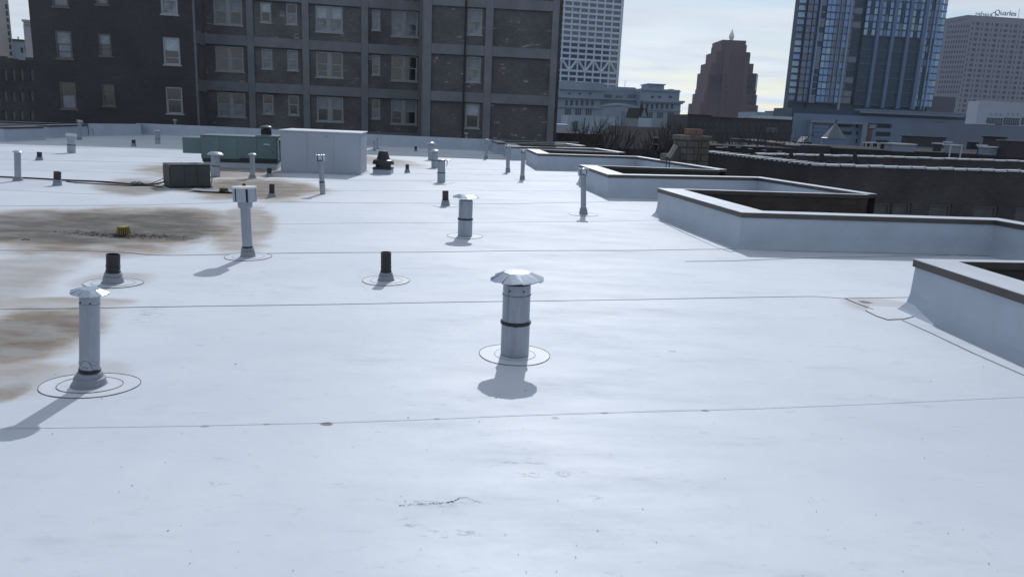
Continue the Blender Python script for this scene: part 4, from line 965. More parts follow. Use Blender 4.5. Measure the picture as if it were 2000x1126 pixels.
# ------------------------------------------------------------------ stone chimney
cx = at(1353, 322, 26.5); zt = at(1353, 263, 26.5).z
ch = thing('stone_chimney', 'broad blocky stone chimney with terracotta top standing at the tip of the roof', 'chimney', (cx.x, cx.y+.5, 0), R_(18))
wch = .86; rows = 4; z0 = at(1353, 328, 26.5).z; hh = (zt-.22-z0)/rows
MB().box(-wch/2+.03, wch/2-.03, -.45, .45, GROUND, zt-.2).build('chimney_core', STONE, ch)
for r in range(rows):
    k = 3; off = (.15 if r % 2 else 0)
    cuts = [-wch/2, -wch/2+.27+off, .02+off*.6, wch/2]
    for a, b in zip(cuts, cuts[1:]): MB().box(a+.012, b-.012, -.49-random.random()*.02, -.451, z0+r*hh+.012, z0+(r+1)*hh-.012).build('stone_block', STONE, ch, bevel=.02)
    for a, b in ((-.45, -.1), (-.08, .25), (.27, .45)): MB().box(-wch/2-.03-random.random()*.02, -wch/2+.029, a, b-.02, z0+r*hh+.012, z0+(r+1)*hh-.012).build('stone_block', STONE, ch, bevel=.02)
MB().prism([(-.5, -.36), (-.38, -.52), (.5, -.52), (.5, .5), (-.5, .5)], zt-.2, zt-.03).build('chimney_cap', STONE, ch, bevel=.04)
zp = at(1353, 252, 26.5).z
for x0, x1 in ((-.27, .0), (.01, .27)): MB().box(x0, x1, -.25, .1, zt-.03, zp).build('chimney_pot', TERRA, ch, bevel=.015)
MB().prism([(-.95, -.1), (-.44, -.1), (-.44, .4), (-.95, .4)], GROUND, at(1313, 300, 27).z).build('chimney_shoulder', STONE, ch)
MB().poly([(-.95, -.1, at(1313, 300, 27).z), (-.44, -.1, at(1313, 300, 27).z), (-.44, -.1, at(1313, 284, 27).z)]).build('chimney_shoulder', STONE, ch)
# tilted lamp hood on two posts
q = at(1301, 332, 25.3); tl = thing('tilted_flood_lamp', 'tilted grey flood lamp on two black posts, left of the stone chimney', 'lamp', (q.x, q.y, 0))
zA = at(1302, 306, 25.3).z; zB = at(1315, 283, 25.3).z
for dx_ in (-.03, .08): MB().tube([(dx_, 0, GROUND if False else .0), (dx_+.02, 0, zA-.02)], .017, 6).build('post', IRON, tl)
MB().box(-.05, .14, -.04, .04, zA-.05, zA).build('bracket', IRON, tl)
mb = MB(); mb.prism([(0, 0), (.11, 0), (.11, .28), (0, .28)], 0, .45); o = mb.build('lamp_housing', mat('grey lamp housing', (.20, .21, .20), .5, .3), tl, bevel=.01); o.location = (-.01, -.14, zA); o.rotation_euler = (0, R_(27), 0)
# ------------------------------------------------------------------ city towers
WG = mat('white tower cladding', (.66, .72, .80), .5, var=.05, vs=.05)
BG = mat('dark blue glass', (.022, .06, .17), .08, var=.35, vs=.15, spec=1.0)
BG2 = mat('mid blue glass', (.04, .12, .32), .08, var=.3, vs=.1, spec=1.0)
BG3 = mat('bright blue glass', (.13, .32, .70), .10, var=.2, vs=.05, spec=1.0)
BG4 = mat('pale glass balustrade', (.30, .50, .70), .12, var=.3, vs=.2, spec=1.0)
# white gridded tower
FU = Facade(1209, 60, 510, 16)
ue, _ = FU.m(1203, 100); us_ = FU.m(1060, 100)[0]; colw = FU.m(1181, 100)[0]-FU.m(1165.5, 100)[0]
t = thing('white_grid_tower', 'tall white gridded office tower with a band of V shaped trusses', 'skyscraper', FU.o, FU.a)
zt1 = FU.m(1140, 117)[1]; zt2 = FU.m(1140, 139.5)[1]; fl_ = (FU.m(1140, 5)[1]-FU.m(1140, 107.5)[1])/9
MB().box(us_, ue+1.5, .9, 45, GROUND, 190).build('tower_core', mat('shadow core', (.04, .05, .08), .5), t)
MB().box(ue+1.4, ue+3.2, 0, 44, GROUND, 190).build('corner_cladding', WG, t)
cols = []; u = ue+1.4
while u > us_: cols.append(u); u -= colw
for u in cols[1:]: MB().box(u-.45, u+.45, -.1, .9, GROUND, 190).build('column', WG, t)
levels = [zt1+fl_*k for k in range(0, 14)]+[zt2-fl_*k for k in range(0, 8)]
pm = MB().box(0, colw-.9, .5, .6, 0, fl_-1.35).mesh('pane', BG)
for z in levels:
    up = z >= zt1-.01
    MB().box(us_, ue+1.4, -.25, .9, z-.65, z+.65).build('spandrel', WG, t)
    for u in cols[1:9]:
        if -5 < z < 75: inst('pane', pm, t, (u+.45, 0, z+.66 if up else z-fl_+.66))
for i, u in enumerate(cols[:-1]):
    a, b = u, u-colw
    p, q = ((a, zt1), (b, zt2)) if i % 2 else ((a, zt2), (b, zt1))
    MB().tube([(p[0], .1, p[1]), (q[0], .1, q[1])], .75, 4).build('truss_diagonal', WG, t)
MB().box(us_, ue+1.4, .45, .6, zt2+.6, zt1-.6).build('truss_glass', BG, t)
# classical grey library
FLb = Facade(1336, 200, 250, 3); LIB = mat('grey limestone', (.26, .32, .40), .8, var=.15, vs=.15); LIBD = mat('library window', (.03, .04, .06), .3)
t = thing('classical_library', 'grey classical stone building with cornices and small windows, below the white gridded tower', 'building', FLb.o, FLb.a)
U = lambda x: FLb.m(x, 200)[0]
Z = lambda y, x=1200: FLb.m(x, y)[1]
def lb(x0, x1, y0, y1, v0=0, v1=25, name='wall', m=LIB):
    xm = (x0+x1)/2; return MB().box(U(x0), U(x1), v0, v1, Z(y1, xm) if y1 else GROUND, Z(y0, xm)).build(name, m, t)
lb(1088, 1172, 192, None); lb(1092, 1180, 160, 192, 1.5); lb(1098, 1122, 157, 160, 1.6, 10, 'attic'); lb(1086, 1182, 188.5, 192.5, -1.2, 0, 'cornice'); lb(1090, 1180, 174, 176, .6, 1.4, 'cornice')
lb(1172, 1255, 176, None, 6); lb(1180, 1254, 167, 176, 12, 30, 'attic'); lb(1202, 1249, 171, 173, 5.2, 6, 'cornice'); lb(1172, 1250, 192, 194.5, 4.6, 5.9, 'cornice')
lb(1250, 1330, 196, None); lb(1252, 1328, 174, 196, 1.2); lb(1249, 1335.5, 195.5, 199.5, -1.3, 0, 'cornice'); lb(1252, 1333, 199.6, 202, -.8, -.02, 'cornice'); lb(1268, 1299, 163.5, 174, 3, 14, 'attic'); lb(1266, 1301, 163, 165, 2.4, 14.5, 'cornice'); lb(1313, 1320, 173.2, 175, 4, 8, 'attic')
lb(1252, 1329, 176, 178, .6, 1.1, 'cornice'); lb(1250, 1331, 214.5, 216, -.5, -.02, 'cornice'); lb(1089, 1172, 209, 211, -.5, -.02, 'cornice')
# curved pale roof in the middle
mb = MB(); n = 18; z_ = [Z(208.5-5.5*math.sin(math.pi*i/n), 1215) for i in range(n+1)]; xs = [U(1172+80*i/n) for i in range(n+1)]
for i in range(n): mb.poly([(xs[i], .5, z_[i]), (xs[i+1], .5, z_[i+1]), (xs[i+1], 6, z_[i+1]+.3), (xs[i], 6, z_[i]+.3)]).poly([(xs[i], .5, z_[i]-.45), (xs[i+1], .5, z_[i+1]-.45), (xs[i+1], .5, z_[i+1]), (xs[i], .5, z_[i])])
mb.build('curved_roof', mat('pale lead roof', (.34, .40, .46), .5), t)
mb = MB(); 
for i in range(n): mb.poly([(xs[i], .9, GROUND), (xs[i+1], .9, GROUND), (xs[i+1], .9, z_[i+1]-.4), (xs[i], .9, z_[i]-.4)])
mb.build('curved_wall', LIB, t)
for k in range(9): lb(1217+3.4*k, 1218+3.4*k, 217, 244, .5, .89, 'column')
def lw(x, y0, y1, w_, v=-.06): MB().box(U(x), U(x+w_), v, v+.3, Z(y1, x), Z(y0, x)).build('window', LIBD, t)
for k in range(6): lw(1104+10.1*k, 196, 206, 5)
for k in range(3):
    for j in range(3): lw(1104.5+20.3*k+4.2*j, 212, 224.5, 3)
for k in range(6): lw(1262+9.8*k, 203, 213, 4.6)
for k in range(3):
    for j in range(3): lw(1265+20.5*k+4.2*j, 219.5, 231, 3)
for x in (1110, 1130, 1150.5): lw(x, 181, 184.5, 5, 1.44)
for x in (1272, 1286, 1307): lw(x, 187, 191.5, 6, 1.14)
for k in range(6): lw(1182+3.2*k, 184, 192, 2, 5.94)
for k in range(5): lw(1208+3.0*k, 186, 191, 1.8, 5.94)
for k in range(5): lw(1232+3.6*k, 184, 191, 2, 5.94)
MB().tube([(U(1234), 14, Z(167, 1234)), (U(1234), 14, Z(154, 1234))], .07, 4).build('mast', LIBD, t)
# church gable with spirelet
q = at(1255, 245, 160); t = thing('church_gable', 'small pale church gable with dark steep roof and pinnacle before the library', 'church', (q.x, q.y, 0), R_(8))
h0 = at(1255, 228, 160).z; h1 = at(1255, 211, 160).z; s_ = 160/FPX
PALE = mat('pale church stone', (.20, .23, .26), .8)
MB().box(-9*s_, 9*s_, 0, 10, GROUND, h0).build('wall', PALE, t)
MB().poly([(-5*s_, -.1, h0), (7*s_, -.1, h0), (1*s_, -.1, h1)]).build('gable_front', PALE, t)
MB().poly([(-10.5*s_, 0, h0-.3), (-6*s_, 0, h1), (6*s_, 0, h1), (10.5*s_, 0, h0-.3)]).poly([(-10.5*s_, 0, h0-.3), (-6*s_, 0, h1), (-6*s_, 9, h1), (-10.5*s_, 9, h0-.3)]).poly([(10.5*s_, 0, h0-.3), (6*s_, 0, h1), (6*s_, 9, h1), (10.5*s_, 9, h0-.3)]).build('steep_roof', DARKROOF, t)
MB().lathe([(3*s_, h1), (2.4*s_, h1+.8), (.3*s_, at(1255, 200, 160).z), (.3*s_, at(1255, 196, 160).z), (.001, at(1255, 194.5, 160).z)], 8, -.2, 1).build('pinnacle', DARKROOF, t)
# white low buildings around it
WHB = mat('pale painted wall', (.36, .43, .52), .7, var=.1, vs=.2)
t, F, u1, zt = block('white_low_building', 'white low rendered building below the left half of the library', 'building', 1109, 1201, 226.5, 130, WHB, 2, 12); MB().box(F.m(1117, 240)[0]+.2, F.m(1127, 240)[0], -1.2, -.1, GROUND, F.m(1120, 236)[1]).build('brick_chimney', STONE, t)
block('white_low_building', 'pale blue building below the right half of the library, left of the stone chimney', 'building', 1273, 1345, 232.5, 135, WHB, 2, 12)
block('white_low_building', 'tiny pale building glimpsed right beside the apartment corner', 'building', 1087, 1112, 243, 120, WHB, 2, 8)
# dark hipped roof mass before the trees
def hip(name, label, pts, yr, Y, m, depth, deg=0):
    F = Facade(pts[0][0], pts[0][1], Y, deg); a, zA = F.m(*pts[0]); b, zB = F.m(*pts[1]); zE = min(zA, zB); c, zR = F.m(pts[2][0], pts[2][1], depth/2); d, _ = F.m(pts[3][0], pts[3][1], depth/2)
    t = thing(name, label, 'building', F.o, F.a)
    MB().box(a, b, 0, depth, GROUND, zE).build('wall', BRK_N, t)
    MB().poly([(a-.3, -.3, zE), (b+.3, -.3, zE), (d, depth/2, zR), (c, depth/2, zR)]).poly([(b+.3, -.3, zE), (b+.3, depth, zE), (d, depth/2, zR)]).poly([(a-.3, depth, zE), (a-.3, -.3, zE), (c, depth/2, zR)]).poly([(b+.3, depth, zE), (a-.3, depth, zE), (c, depth/2, zR), (d, depth/2, zR)]).build('hipped_roof', m, t)
    return t, F
hip('hipped_roof_house', 'large dark hipped roof between the apartment corner and the stone chimney', [(1165, 288), (1352, 292), (1192, 245), (1308, 249)], 0, 78, mat('black brown shingle', (.022, .021, .026), .95, var=.3, vs=.8, spec=.05), 16)
t, F, u1, zt = block('flat_roof_building', 'low dark flat roofed building just right of the apartment corner', 'building', 1086, 1178, 261, 74, DARKROOF, 2, 10)
# vent box on the hip roof
for x, y in ((1281, 268), (1279, 281)):
    q = at(x, y, 68); tb = thing('roof_ventilator', 'small pale lidded ventilator on the big dark hipped roof, %s one' % ('upper' if y < 275 else 'lower'), 'ventilator', (q.x, q.y, q.z-.35)); MB().box(-.2, .2, -.1, .1, -.8, .3).build('box', DARKROOF, tb); MB().box(-.24, .24, -.15, .15, .302, .34).build('lid', TILEC, tb)
# brown building behind the trees
BRN = mat('brown stone', (.062, .052, .062), .85, var=.2, vs=.2)
F = Facade(1344, 230, 120, 2); t = thing('long_brown_building', 'long low brown building behind the bare trees, under the stepped tower', 'building', F.o, F.a)
for x0, x1, y in ((1344, 1390, 224.5), (1390, 1455, 230), (1455, 1549, 233)): MB().box(F.m(x0, y)[0]+.003, F.m(x1, y)[0], 0, 14, GROUND, F.m((x0+x1)/2, y)[1]).build('wall', BRN, t)
for i in range(17):
    for y in (240, 252, 264):
        x = 1352+11.5*i
        if x < 1545: MB().box(F.m(x, y)[0], F.m(x+5, y)[0], -.05, .1, F.m(x, y+6)[1], F.m(x, y)[1]).build('window', mat('dim window', (.05, .05, .065), .3) if i+y == 240 else bpy.data.materials['dim window'], t)
for x0, x1, y in ((1344, 1390, 224.5), (1390.3, 1455, 230), (1455.3, 1549, 233)): MB().box(F.m(x0, y)[0]-.05, F.m(x1, y)[0], -.25, .3, F.m((x0+x1)/2, y)[1]+.003, F.m((x0+x1)/2, y-1)[1]).build('coping', GAS_ if False else STONE, t)
MB().box(F.m(1496, 250)[0], F.m(1520, 250)[0], -.05, .1, F.m(1508, 258)[1], F.m(1508, 249)[1]).build('window', mat('dull window', (.12, .12, .15), .3), t)
# small pale things between tower and glass tower
GRN = mat('pale green copper', (.26, .36, .38), .7, var=.2, vs=.1)
block('green_roofed_hall', 'pale green low hall on the skyline between the stepped tower and the glass tower', 'building', 1480, 1524, 219.5, 330, GRN, 2, 20)
t, F, u1, zt = block('glazed_bridge', 'teal glazed low bridge roof below the pale green hall', 'building', 1483, 1548, 227, 250, mat('teal glass', (.12, .25, .32), .2), 2, 8)
for k in range(20): MB().box(u1*k/20, u1*k/20+.35, -.2, -.02, zt-3, zt).build('fin', WG, t)
block('grey_purple_block', 'grey purple stepped block on the skyline touching the glass tower', 'building', 1525, 1550, 217, 340, mat('purple grey', (.15, .15, .21), .8), 2, 20)
block('white_roof_cabin', 'small white roof cabin at the foot of the stepped tower', 'building', 1455, 1479, 219.5, 300, WHB, 2, 8)
# ---- stepped brown stone tower with flame
YG = 520; tq = at(1427, 150, YG)
t = thing('stepped_tower', 'brown art deco stepped tower topped by a metal flame', 'skyscraper', (tq.x, YG, 0))
GAS = mat('red brown tower brick', (.14, .078, .085), .85, var=.18, vs=.12, streak=(1, 1, .12)); GASD = mat('tower window strip', (.040, .032, .045), .6, var=.3, vs=.2)
zx = lambda zx_, zy: at(1320+zx_/4.171, 30+zy/4.171, YG)
def gt(a, b, top, bot, d0, d1, name='tier', m=GAS):
    mid = (top+(bot or 820))/2; p = zx(a, mid); q = zx(b, mid); zT = zx((a+b)/2, top).z; zB = zx((a+b)/2, bot).z if bot else GROUND
    return MB().box(p.x-tq.x, q.x-tq.x, d0, d1, zB, zT).build(name, m, t)
gt(388, 583, 200, 240, 3, 30); gt(380, 586, 236, 300, 2.4, 30.6); gt(335, 612, 298, 390, 1.8, 31); gt(292, 636, 387, 470, 1.2, 32); gt(262, 659, 465, 606, .8, 33); gt(250, 656, 600, 645, .5, 34); gt(228, 660, 640, 728, .3, 35); gt(194, 667, 724, None, 0, 36)
gt(372, 572, 297, None, -1.0, 3.5, 'central_bay'); gt(425, 540, 300, 806, -1.4, -1.01, 'central_bay')
for i, x in enumerate(range(270, 660, 15)):
    tp = 470 if 262 < x < 655 else 610
    if not (368 < x < 575): gt(x+4, x+9, tp+10, 800, -.02 if x < 262 else .2, .75, 'window_strip', GASD)
for x in range(440, 535, 18): gt(x, x+5, 330, 806, -1.46, -1.38, 'window_strip', GASD)
for x in (390, 405, 585, 600, 618, 632):
    for y in range(480, 780, 45): gt(x, x+8, y, y+24, (-1.06 if x < 570 else -.1), .9, 'window', GASD)
for x in (300, 320, 345, 600, 625): gt(x, x+6, 400 if x not in (320, 345) else 398, 462, 1.1, 1.3, 'window_strip', GASD)
zf0 = zx(488, 196).z; zf1 = zx(490, 95).z; Hf = zf1-zf0; Rf = 21/4.171*YG/FPX
fx = zx(490, 150).x-tq.x
fc = MB().lathe([(Rf*.35, zf0), (Rf*.55, zf0+Hf*.08), (Rf*.95, zf0+Hf*.22), (Rf, zf0+Hf*.35), (Rf*.82, zf0+Hf*.5), (Rf*.45, zf0+Hf*.68), (Rf*.18, zf0+Hf*.85), (.02, zf1)], 16, fx, 10).build('metal_flame', mat('pale gilt metal', (.85, .85, .76), .5, .0), t, smooth=50)
# ---- glass tower
YT = 330; FT = Facade(1560, 100, YT, 4)
t = thing('glass_tower', 'tall blue glass residential tower with balconies and dark louvred lower floors', 'skyscraper', FT.o, FT.a)
V = lambda x, y=100: FT.m(x, y)[0]
ZZ = lambda y, x=1700: FT.m(x, y)[1]
fl = (FT.m(1640, 8)[1]-FT.m(1640, 199)[1])/14; zb = ZZ(203, 1640); zB2 = ZZ(212, 1750); FIN = mat('pale aluminium fin', (.22, .31, .44), .35, .3, var=.08, vs=.1); SLAB = mat('dark slab edge', (.05, .07, .11), .5); DARKL = mat('dark louvre screen', (.016, .036, .085), .45, var=.25, vs=.1)
NF = 17
MB().box(V(1559), V(1594), 4, 8, GROUND, zb+fl*19).build('side_core', DARKL, t)
MB().box(V(1594), V(1835), 2.5, 27, GROUND, zb+fl*19).build('tower_core', DARKL, t)
def strip(x0, x1, v, mats_, k0=0, k1=NF, slab=SLAB, sh=.5, jit=.02):
    a, b = V(x0), V(x1)
    for k in range(k0, k1):
        z = zb+fl*k; m = mats_[random.randrange(len(mats_))]; me = pane_mesh(b-a-.12, fl-sh, m)
        inst('pane', me, t, (a+.06, v, z+sh), (random.uniform(-jit, jit), 0, random.uniform(-jit, jit)*.5))
    for k in range(k0, k1+1): MB().box(a+.01, b-.01, v-.15, v+2.4, zb+fl*k, zb+fl*k+sh*.85).build('floor_slab', slab, t) if slab else None
_pm = {}
def pane_mesh(w_, h_, m):
    k = (round(w_, 2), round(h_, 2), m.name)
    if k not in _pm: _pm[k] = MB().box(0, w_, 0, .1, 0, h_).mesh('pane', m)
    return _pm[k]
strip(1556, 1570, 3, [BG4, BG4, BG3, BG4, BG2], slab=SLAB, sh=.9)
strip(1571, 1581, 1.5, [BG, BG2, BG]); strip(1581.5, 1591, 1.0, [BG2, BG])
strip(1594, 1605, .6, [BG, DARKL], slab=FIN, sh=.35); strip(1605.5, 1613, .0, [BG3]*4+[BG4]); strip(1613.5, 1622, .0, [BG3]*5+[BG4])
strip(1622.5, 1631, .0, [BG2, BG, BG2]); strip(1631.5, 1640, .0, [BG, BG2]); strip(1640.5, 1650, .0, [BG3, BG2])
for x, w_ in ((1592.2, .45), (1632, .25), (1641, .3), (1651, .8)):
    MB().box(V(x)-w_/2, V(x)+w_/2, -.6, .3, zb-(0 if x < 1650 else 4.5), zb+fl*18).build('vertical_fin', FIN, t)
strip(1653, 1662, 1.5, [BG]); strip(1663, 1679, 2.0, [DARKL, BG])
zsplit = 9
for i, (x0, x1) in enumerate(((1683, 1706), (1713, 1736), (1743, 1766), (1773, 1795))):
    w3 = (x1-x0)/3
    for j in range(3): strip(x0+w3*j, x0+w3*(j+1)-.5, .5, ([BG3, BG4] if j != 1 else [BG, DARKL]), 10, NF, sh=.5)
    a, b = V(x0), V(x1)
    for k in range(0, 10):
        inst('louvre_screen', pane_mesh(b-a-.1, fl-.3, DARKL), t, (a, .9, zb+fl*k+.2)); MB().box(a, b, .7, 1.2, zb+fl*k, zb+fl*k+.28).build('floor_edge', SLAB if k % 2 else mat('edge%d%d' % (i, k), (.10, .13, .17), .5), t)
for x in (1709.5, 1739.5, 1769.5, 1798.5): MB().box(V(x)-.7, V(x)+.7, -.2, 2, zB2, zb+fl*18).build('vertical_pier', mat('steel blue pier %d' % x, (.11, .17, .30), .4, .2), t)
strip(1802, 1808, .3, [BG3, BG2]); strip(1808.5, 1815, .3, [BG, DARKL]); strip(1815.5, 1821, .3, [BG3, BG4, BG]); strip(1821.5, 1829, .0, [BG3]); strip(1829.5, 1837, .0, [BG3, BG3, BG4])
for x in (1802, 1815, 1821.3): MB().box(V(x)-.2, V(x)+.2, -.3, .3, zb-1, zb+fl*18).build('vertical_fin', FIN, t)
# podium with car park openings
FP = Facade(1548, 240, 290, 3); Pp = lambda x, y, v=0: FP.m(x, y, v)
t = thing('parking_podium', 'blue grey car park podium with dark openings below the glass tower', 'car park', FP.o, FP.a)
POD = mat('blue grey podium wall', (.15, .21, .31), .7, var=.12, vs=.08); PODL = mat('light podium band', (.20, .25, .33), .6, var=.1, vs=.1); DKO = mat('dark opening', (.012, .016, .024), .8)
hs = []
for x0, x1, y0, y1 in ((1713, 1741, 241, 251), (1711, 1739, 257, 267), (1711, 1735, 273, 281), (1637, 1665, 242, 249), (1640, 1664, 256, 264), (1672, 1679, 242, 250), (1672, 1679, 256, 264), (1672, 1678, 271, 280), (1800, 1822, 239, 249.5), (1825, 1845, 239, 249), (1798, 1819, 255.5, 265), (1823, 1843, 255.5, 264.5)):
    ua, zt_ = Pp(x0, y0); ub, zz_ = Pp(x1, y1); hs.append((ua, ub, zz_, zt_))
uA, _ = Pp(1548, 240); uB, _ = Pp(1930, 240); zT = Pp(1740, 229)[1]
holed(MB(), uA, uB, GROUND, zT, hs, 0, 1.5).build('wall', POD, t)
for h_ in hs: MB().box(h_[0]-.2, h_[1]+.2, 1.6, 1.8, h_[2]-.2, h_[3]+.2).build('car_park_opening', DKO, t)
MB().box(uA, Pp(1935, 225)[0], 2, 20, GROUND, Pp(1700, 217)[1]).build('upper_level', DARKL, t)
MB().box(Pp(1684, 218)[0], Pp(1879, 222)[0], -2, 6, Pp(1780, 225)[1], Pp(1780, 220.5)[1]).build('ledge', PODL, t)
MB().box(Pp(1684, 218)[0], Pp(1879, 222)[0], -2.2, 6, Pp(1780, 220.4)[1], Pp(1780, 217)[1]).build('ledge_top', POD, t)
MB().box(Pp(1577, 240)[0], Pp(1686, 240)[0], -3, -.1, Pp(1630, 241)[1], Pp(1630, 236.5)[1]).build('portal_beam', PODL, t)
for x, w_ in ((1578, .3), (1682, .9)): MB().box(Pp(x, 250)[0]-w_, Pp(x, 250)[0]+w_, -2.9, -.2, GROUND, Pp(x, 240)[1]).build('portal_post', PODL, t)
MB().box(Pp(1684.5, 260)[0], Pp(1702, 260)[0], -.5, -.02, GROUND, Pp(1693, 242)[1]).build('brown_panel', mat('brown panel', (.10, .065, .05), .8), t)
for y in (244, 252, 260): MB().box(Pp(1588, y)[0], Pp(1618, y)[0], -.4, -.05, Pp(1600, y+6)[1], Pp(1600, y)[1]).build('glazed_strip', BG2, t)
for x, w_, yt, m in ((1690, 15, 199, WG), (1723, 10, 200.5, FIN), (1746, 8, 201, WG), (1778, 7, 202, FIN)): pass
def text_mesh(s, size, m, parent, loc, rot, depth=.05, name='lettering'):
    cu = bpy.data.curves.new(name, 'FONT'); cu.body = s; cu.size = size; cu.extrude = depth; cu.align_x = 'LEFT'
    tmp = bpy.data.objects.new('tmp', cu); COL.objects.link(tmp); dg = bpy.context.evaluated_depsgraph_get(); me = bpy.data.meshes.new_from_object(tmp.evaluated_get(dg)); bpy.data.objects.remove(tmp)
    me.materials.clear(); me.materials.append(m); return inst(name, me, parent, loc, rot)
a_, zq = Pp(1697, 250.5, -.8); WHT = mat('white lettering', (.6, .65, .7), .5)
MB().box(a_-.3, a_+2.6, -.7, -.5, zq-.2, zq+1.9).build('sign_board', DKO, t)
text_mesh('200', 1.75, WHT, t, (a_-.15, -.75, zq+.1), (math.pi/2, 0, 0))
# turret cone
q = at(1628, 275, 150); t = thing('cone_roof', 'grey conical turret roof with finial among the far roofs', 'turret', (q.x, q.y, 0))
cz0 = at(1628, 270, 150).z; cz1 = at(1631, 240, 150).z; s_ = 150/FPX; CON = mat('grey lead cone', (.13, .155, .19), .5, .1, var=.1, vs=.6)
MB().lathe([(24*s_, cz0), (22*s_, cz0+.1), (.05, cz1)], 10, 0, 0).build('cone', CON, t); MB().lathe([(22*s_, GROUND), (22*s_, cz0)], 10).build('drum', POD, t)
MB().lathe([(.12, cz1-.1), (.12, cz1+.25), (.25, cz1+.4), (.1, cz1+.55), (.001, cz1+.9)], 8).build('finial', IRON, t)
# ---- tan tower with rounded front and roof letters
TG = mat('grey tan tower panel', (.27, .27, .33), .8, var=.06, vs=.1); TW = mat('tower window', (.045, .06, .10), .3, var=.3, vs=.3)
YQ = 580; FQ = Facade(1884, 120, YQ, 8); FQ2 = Facade(1884, 120, YQ, -48)
t = thing('office_tower', 'grey tan office tower with square punched windows and roof letters, at the right edge', 'skyscraper', FQ.o, 0)
def towerface(F, x0, x1, yt_pts, cols_, y0, dy, nrow, wmain, label):
    hs = []
    ztop = F.m(*yt_pts)[1]; z0 = F.m((x0+x1)/2, y0)[1]; z1_ = F.m((x0+x1)/2, y0+dy*nrow)[1]; dz = (z0-z1_)/nrow
    for r in range(nrow):
        for c, w_ in cols_:
            ua = F.m(c, 120)[0]; ub = F.m(c+w_, 120)[0]
            hs.append((ua, ub, z0-dz*r-dz*.58, z0-dz*r))
    a = F.m(x0, 120)[0]; b = F.m(x1, 120)[0]
    o = holed(MB(), a, b, GROUND, ztop, hs, 0, .5).build('facade', TG, t); o.rotation_euler = (0, 0, F.a); o['kind'] = 'structure'; del o['kind']
    mb = MB()
    for h_ in hs: mb.box(h_[0], h_[1], .35, .5, h_[2], h_[3])
    o = mb.build('window', TW, t); o.rotation_euler = (0, 0, F.a); o['kind'] = 'stuff'
    return a, b, ztop, dz
cols1 = [(1884-5*k-3.6, 2.7) for k in range(9)]
cols2 = []; x = 1887.0
while x < 2060: cols2 += [(x, 2.8), (x+7.2, 7.0)]; x += 18.6
A1 = towerface(FQ2, 1838, 1884, (1868, 44), cols1, 50, 9.75, 14, 0, '')
A2 = towerface(FQ, 1884, 2070, (1950, 36.5), cols2, 48, 9.95, 19, 0, '')
o = MB().box(0, A2[1], .55, 40, GROUND, A2[2]-1).build('tower_core', TG, t); o.rotation_euler = (0, 0, FQ.a)
zq0 = A2[2]; u_a = FQ.m(1896, 40)[0]; u_b = FQ.m(2070, 40)[0]; PENT = mat('pinkish parapet', (.24, .22, .25), .8)
o = MB().box(u_a, u_b, 4, 34, zq0-1, zq0+1.7).build('penthouse', PENT, t); o.rotation_euler = (0, 0, FQ.a)
LET = mat('dark blue letters', (.03, .06, .14), .5)
ua, _ = FQ.m(1942, 30, 5); szQ = 3.3
o = text_mesh('Quarles', szQ, LET, t, (0, 0, 0), (math.pi/2, 0, FQ.a), .2); lp = FQ.t*ua+FQ.n*5; W0 = max(v.co.x for v in o.data.vertices); want = FQ.m(1984.5, 30, 5)[0]-ua; k = want/W0
o.location = (lp.x, lp.y, FQ.m(1963, 30.5, 5)[1]); o.scale = (k, k*.95, 1); 
# the same word on the far side, seen from behind
ub, _ = FQ.m(1946, 30, 12); uc, _ = FQ.m(1904, 30, 12); o2 = inst('lettering', o.data.copy(), t); o2.data.materials.clear(); o2.data.materials.append(mat('grey letters from behind', (.16, .19, .26), .5)); lp = FQ.t*ub+FQ.n*12; k2 = (ub-uc)/W0
o2.location = (lp.x, lp.y, FQ.m(1925, 33, 12)[1]); o2.rotation_euler = (math.pi/2, 0, FQ.a+math.pi); o2.scale = (k2, k2*.95, 1)
ru = FQ.t*FQ.m(1900, 33, 12)[0]+FQ.n*12; MB().tube([(ru.x, ru.y, zq0+1.2), tuple(FQ.t*FQ.m(1940, 33, 12)[0]+FQ.n*12+Vector((0, 0, zq0+1.9)))], .2, 4).build('letter_rail', LET, t)
ru = FQ.t*FQ.m(1989, 33, 8)[0]+FQ.n*8; MB().tube([(ru.x, ru.y, zq0), (ru.x, ru.y, zq0+9)], .14, 4).build('antenna', LET, t)
# plain low brown block between glass tower and tan tower
block('plain_grey_block', 'plain grey brown block between the glass tower and the tan tower', 'building', 1822, 1868, 189, 400, mat('plain block', (.10, .10, .13), .8), 2, 6)
# white art deco building at right edge
WD = mat('white glazed front', (.40, .45, .54), .6, var=.06, vs=.2)
t, F, u1, zt = block('white_deco_building', 'pale building with two gridded windows near the right edge', 'building', 1912, 2080, 200, 145, WD, -10, 5)
for x in (1928, 1961, 1996):
    a, z2 = F.m(x, 230); b, z0 = F.m(x+28, 244.5); fr = MB().box(a, b, -.1, -.02, z0, z2).build('window', DK, t)
    for k in range(1, 7): MB().box(a+(b-a)*k/7-.03, a+(b-a)*k/7+.03, -.16, -.1, z0, z2).build('glazing_bar', FIN, fr)
    for k in range(1, 3): MB().box(a, b, -.17, -.101, z0+(z2-z0)*k/3-.03, z0+(z2-z0)*k/3+.03).build('glazing_bar', FIN, fr)
    for k in range(3): MB().box(a+.5+k*.8, a+.65+k*.8, -.12, -.02, F.m(x, 225)[1], F.m(x, 220)[1]).build('relief', FIN, t)
MB().box(F.m(1930, 197)[0], F.m(1957, 197)[0], 2, 5, zt, F.m(1944, 196)[1]).build('roof_light', GRN, t)
t, F, u1, zt = block('grey_rendered_building', 'large blank blue grey wall behind the roof clutter at the right', 'building', 1870, 2120, 246.5, 120, mat('blank blue grey wall', (.17, .21, .29), .8, var=.12, vs=.2), 4, 12)
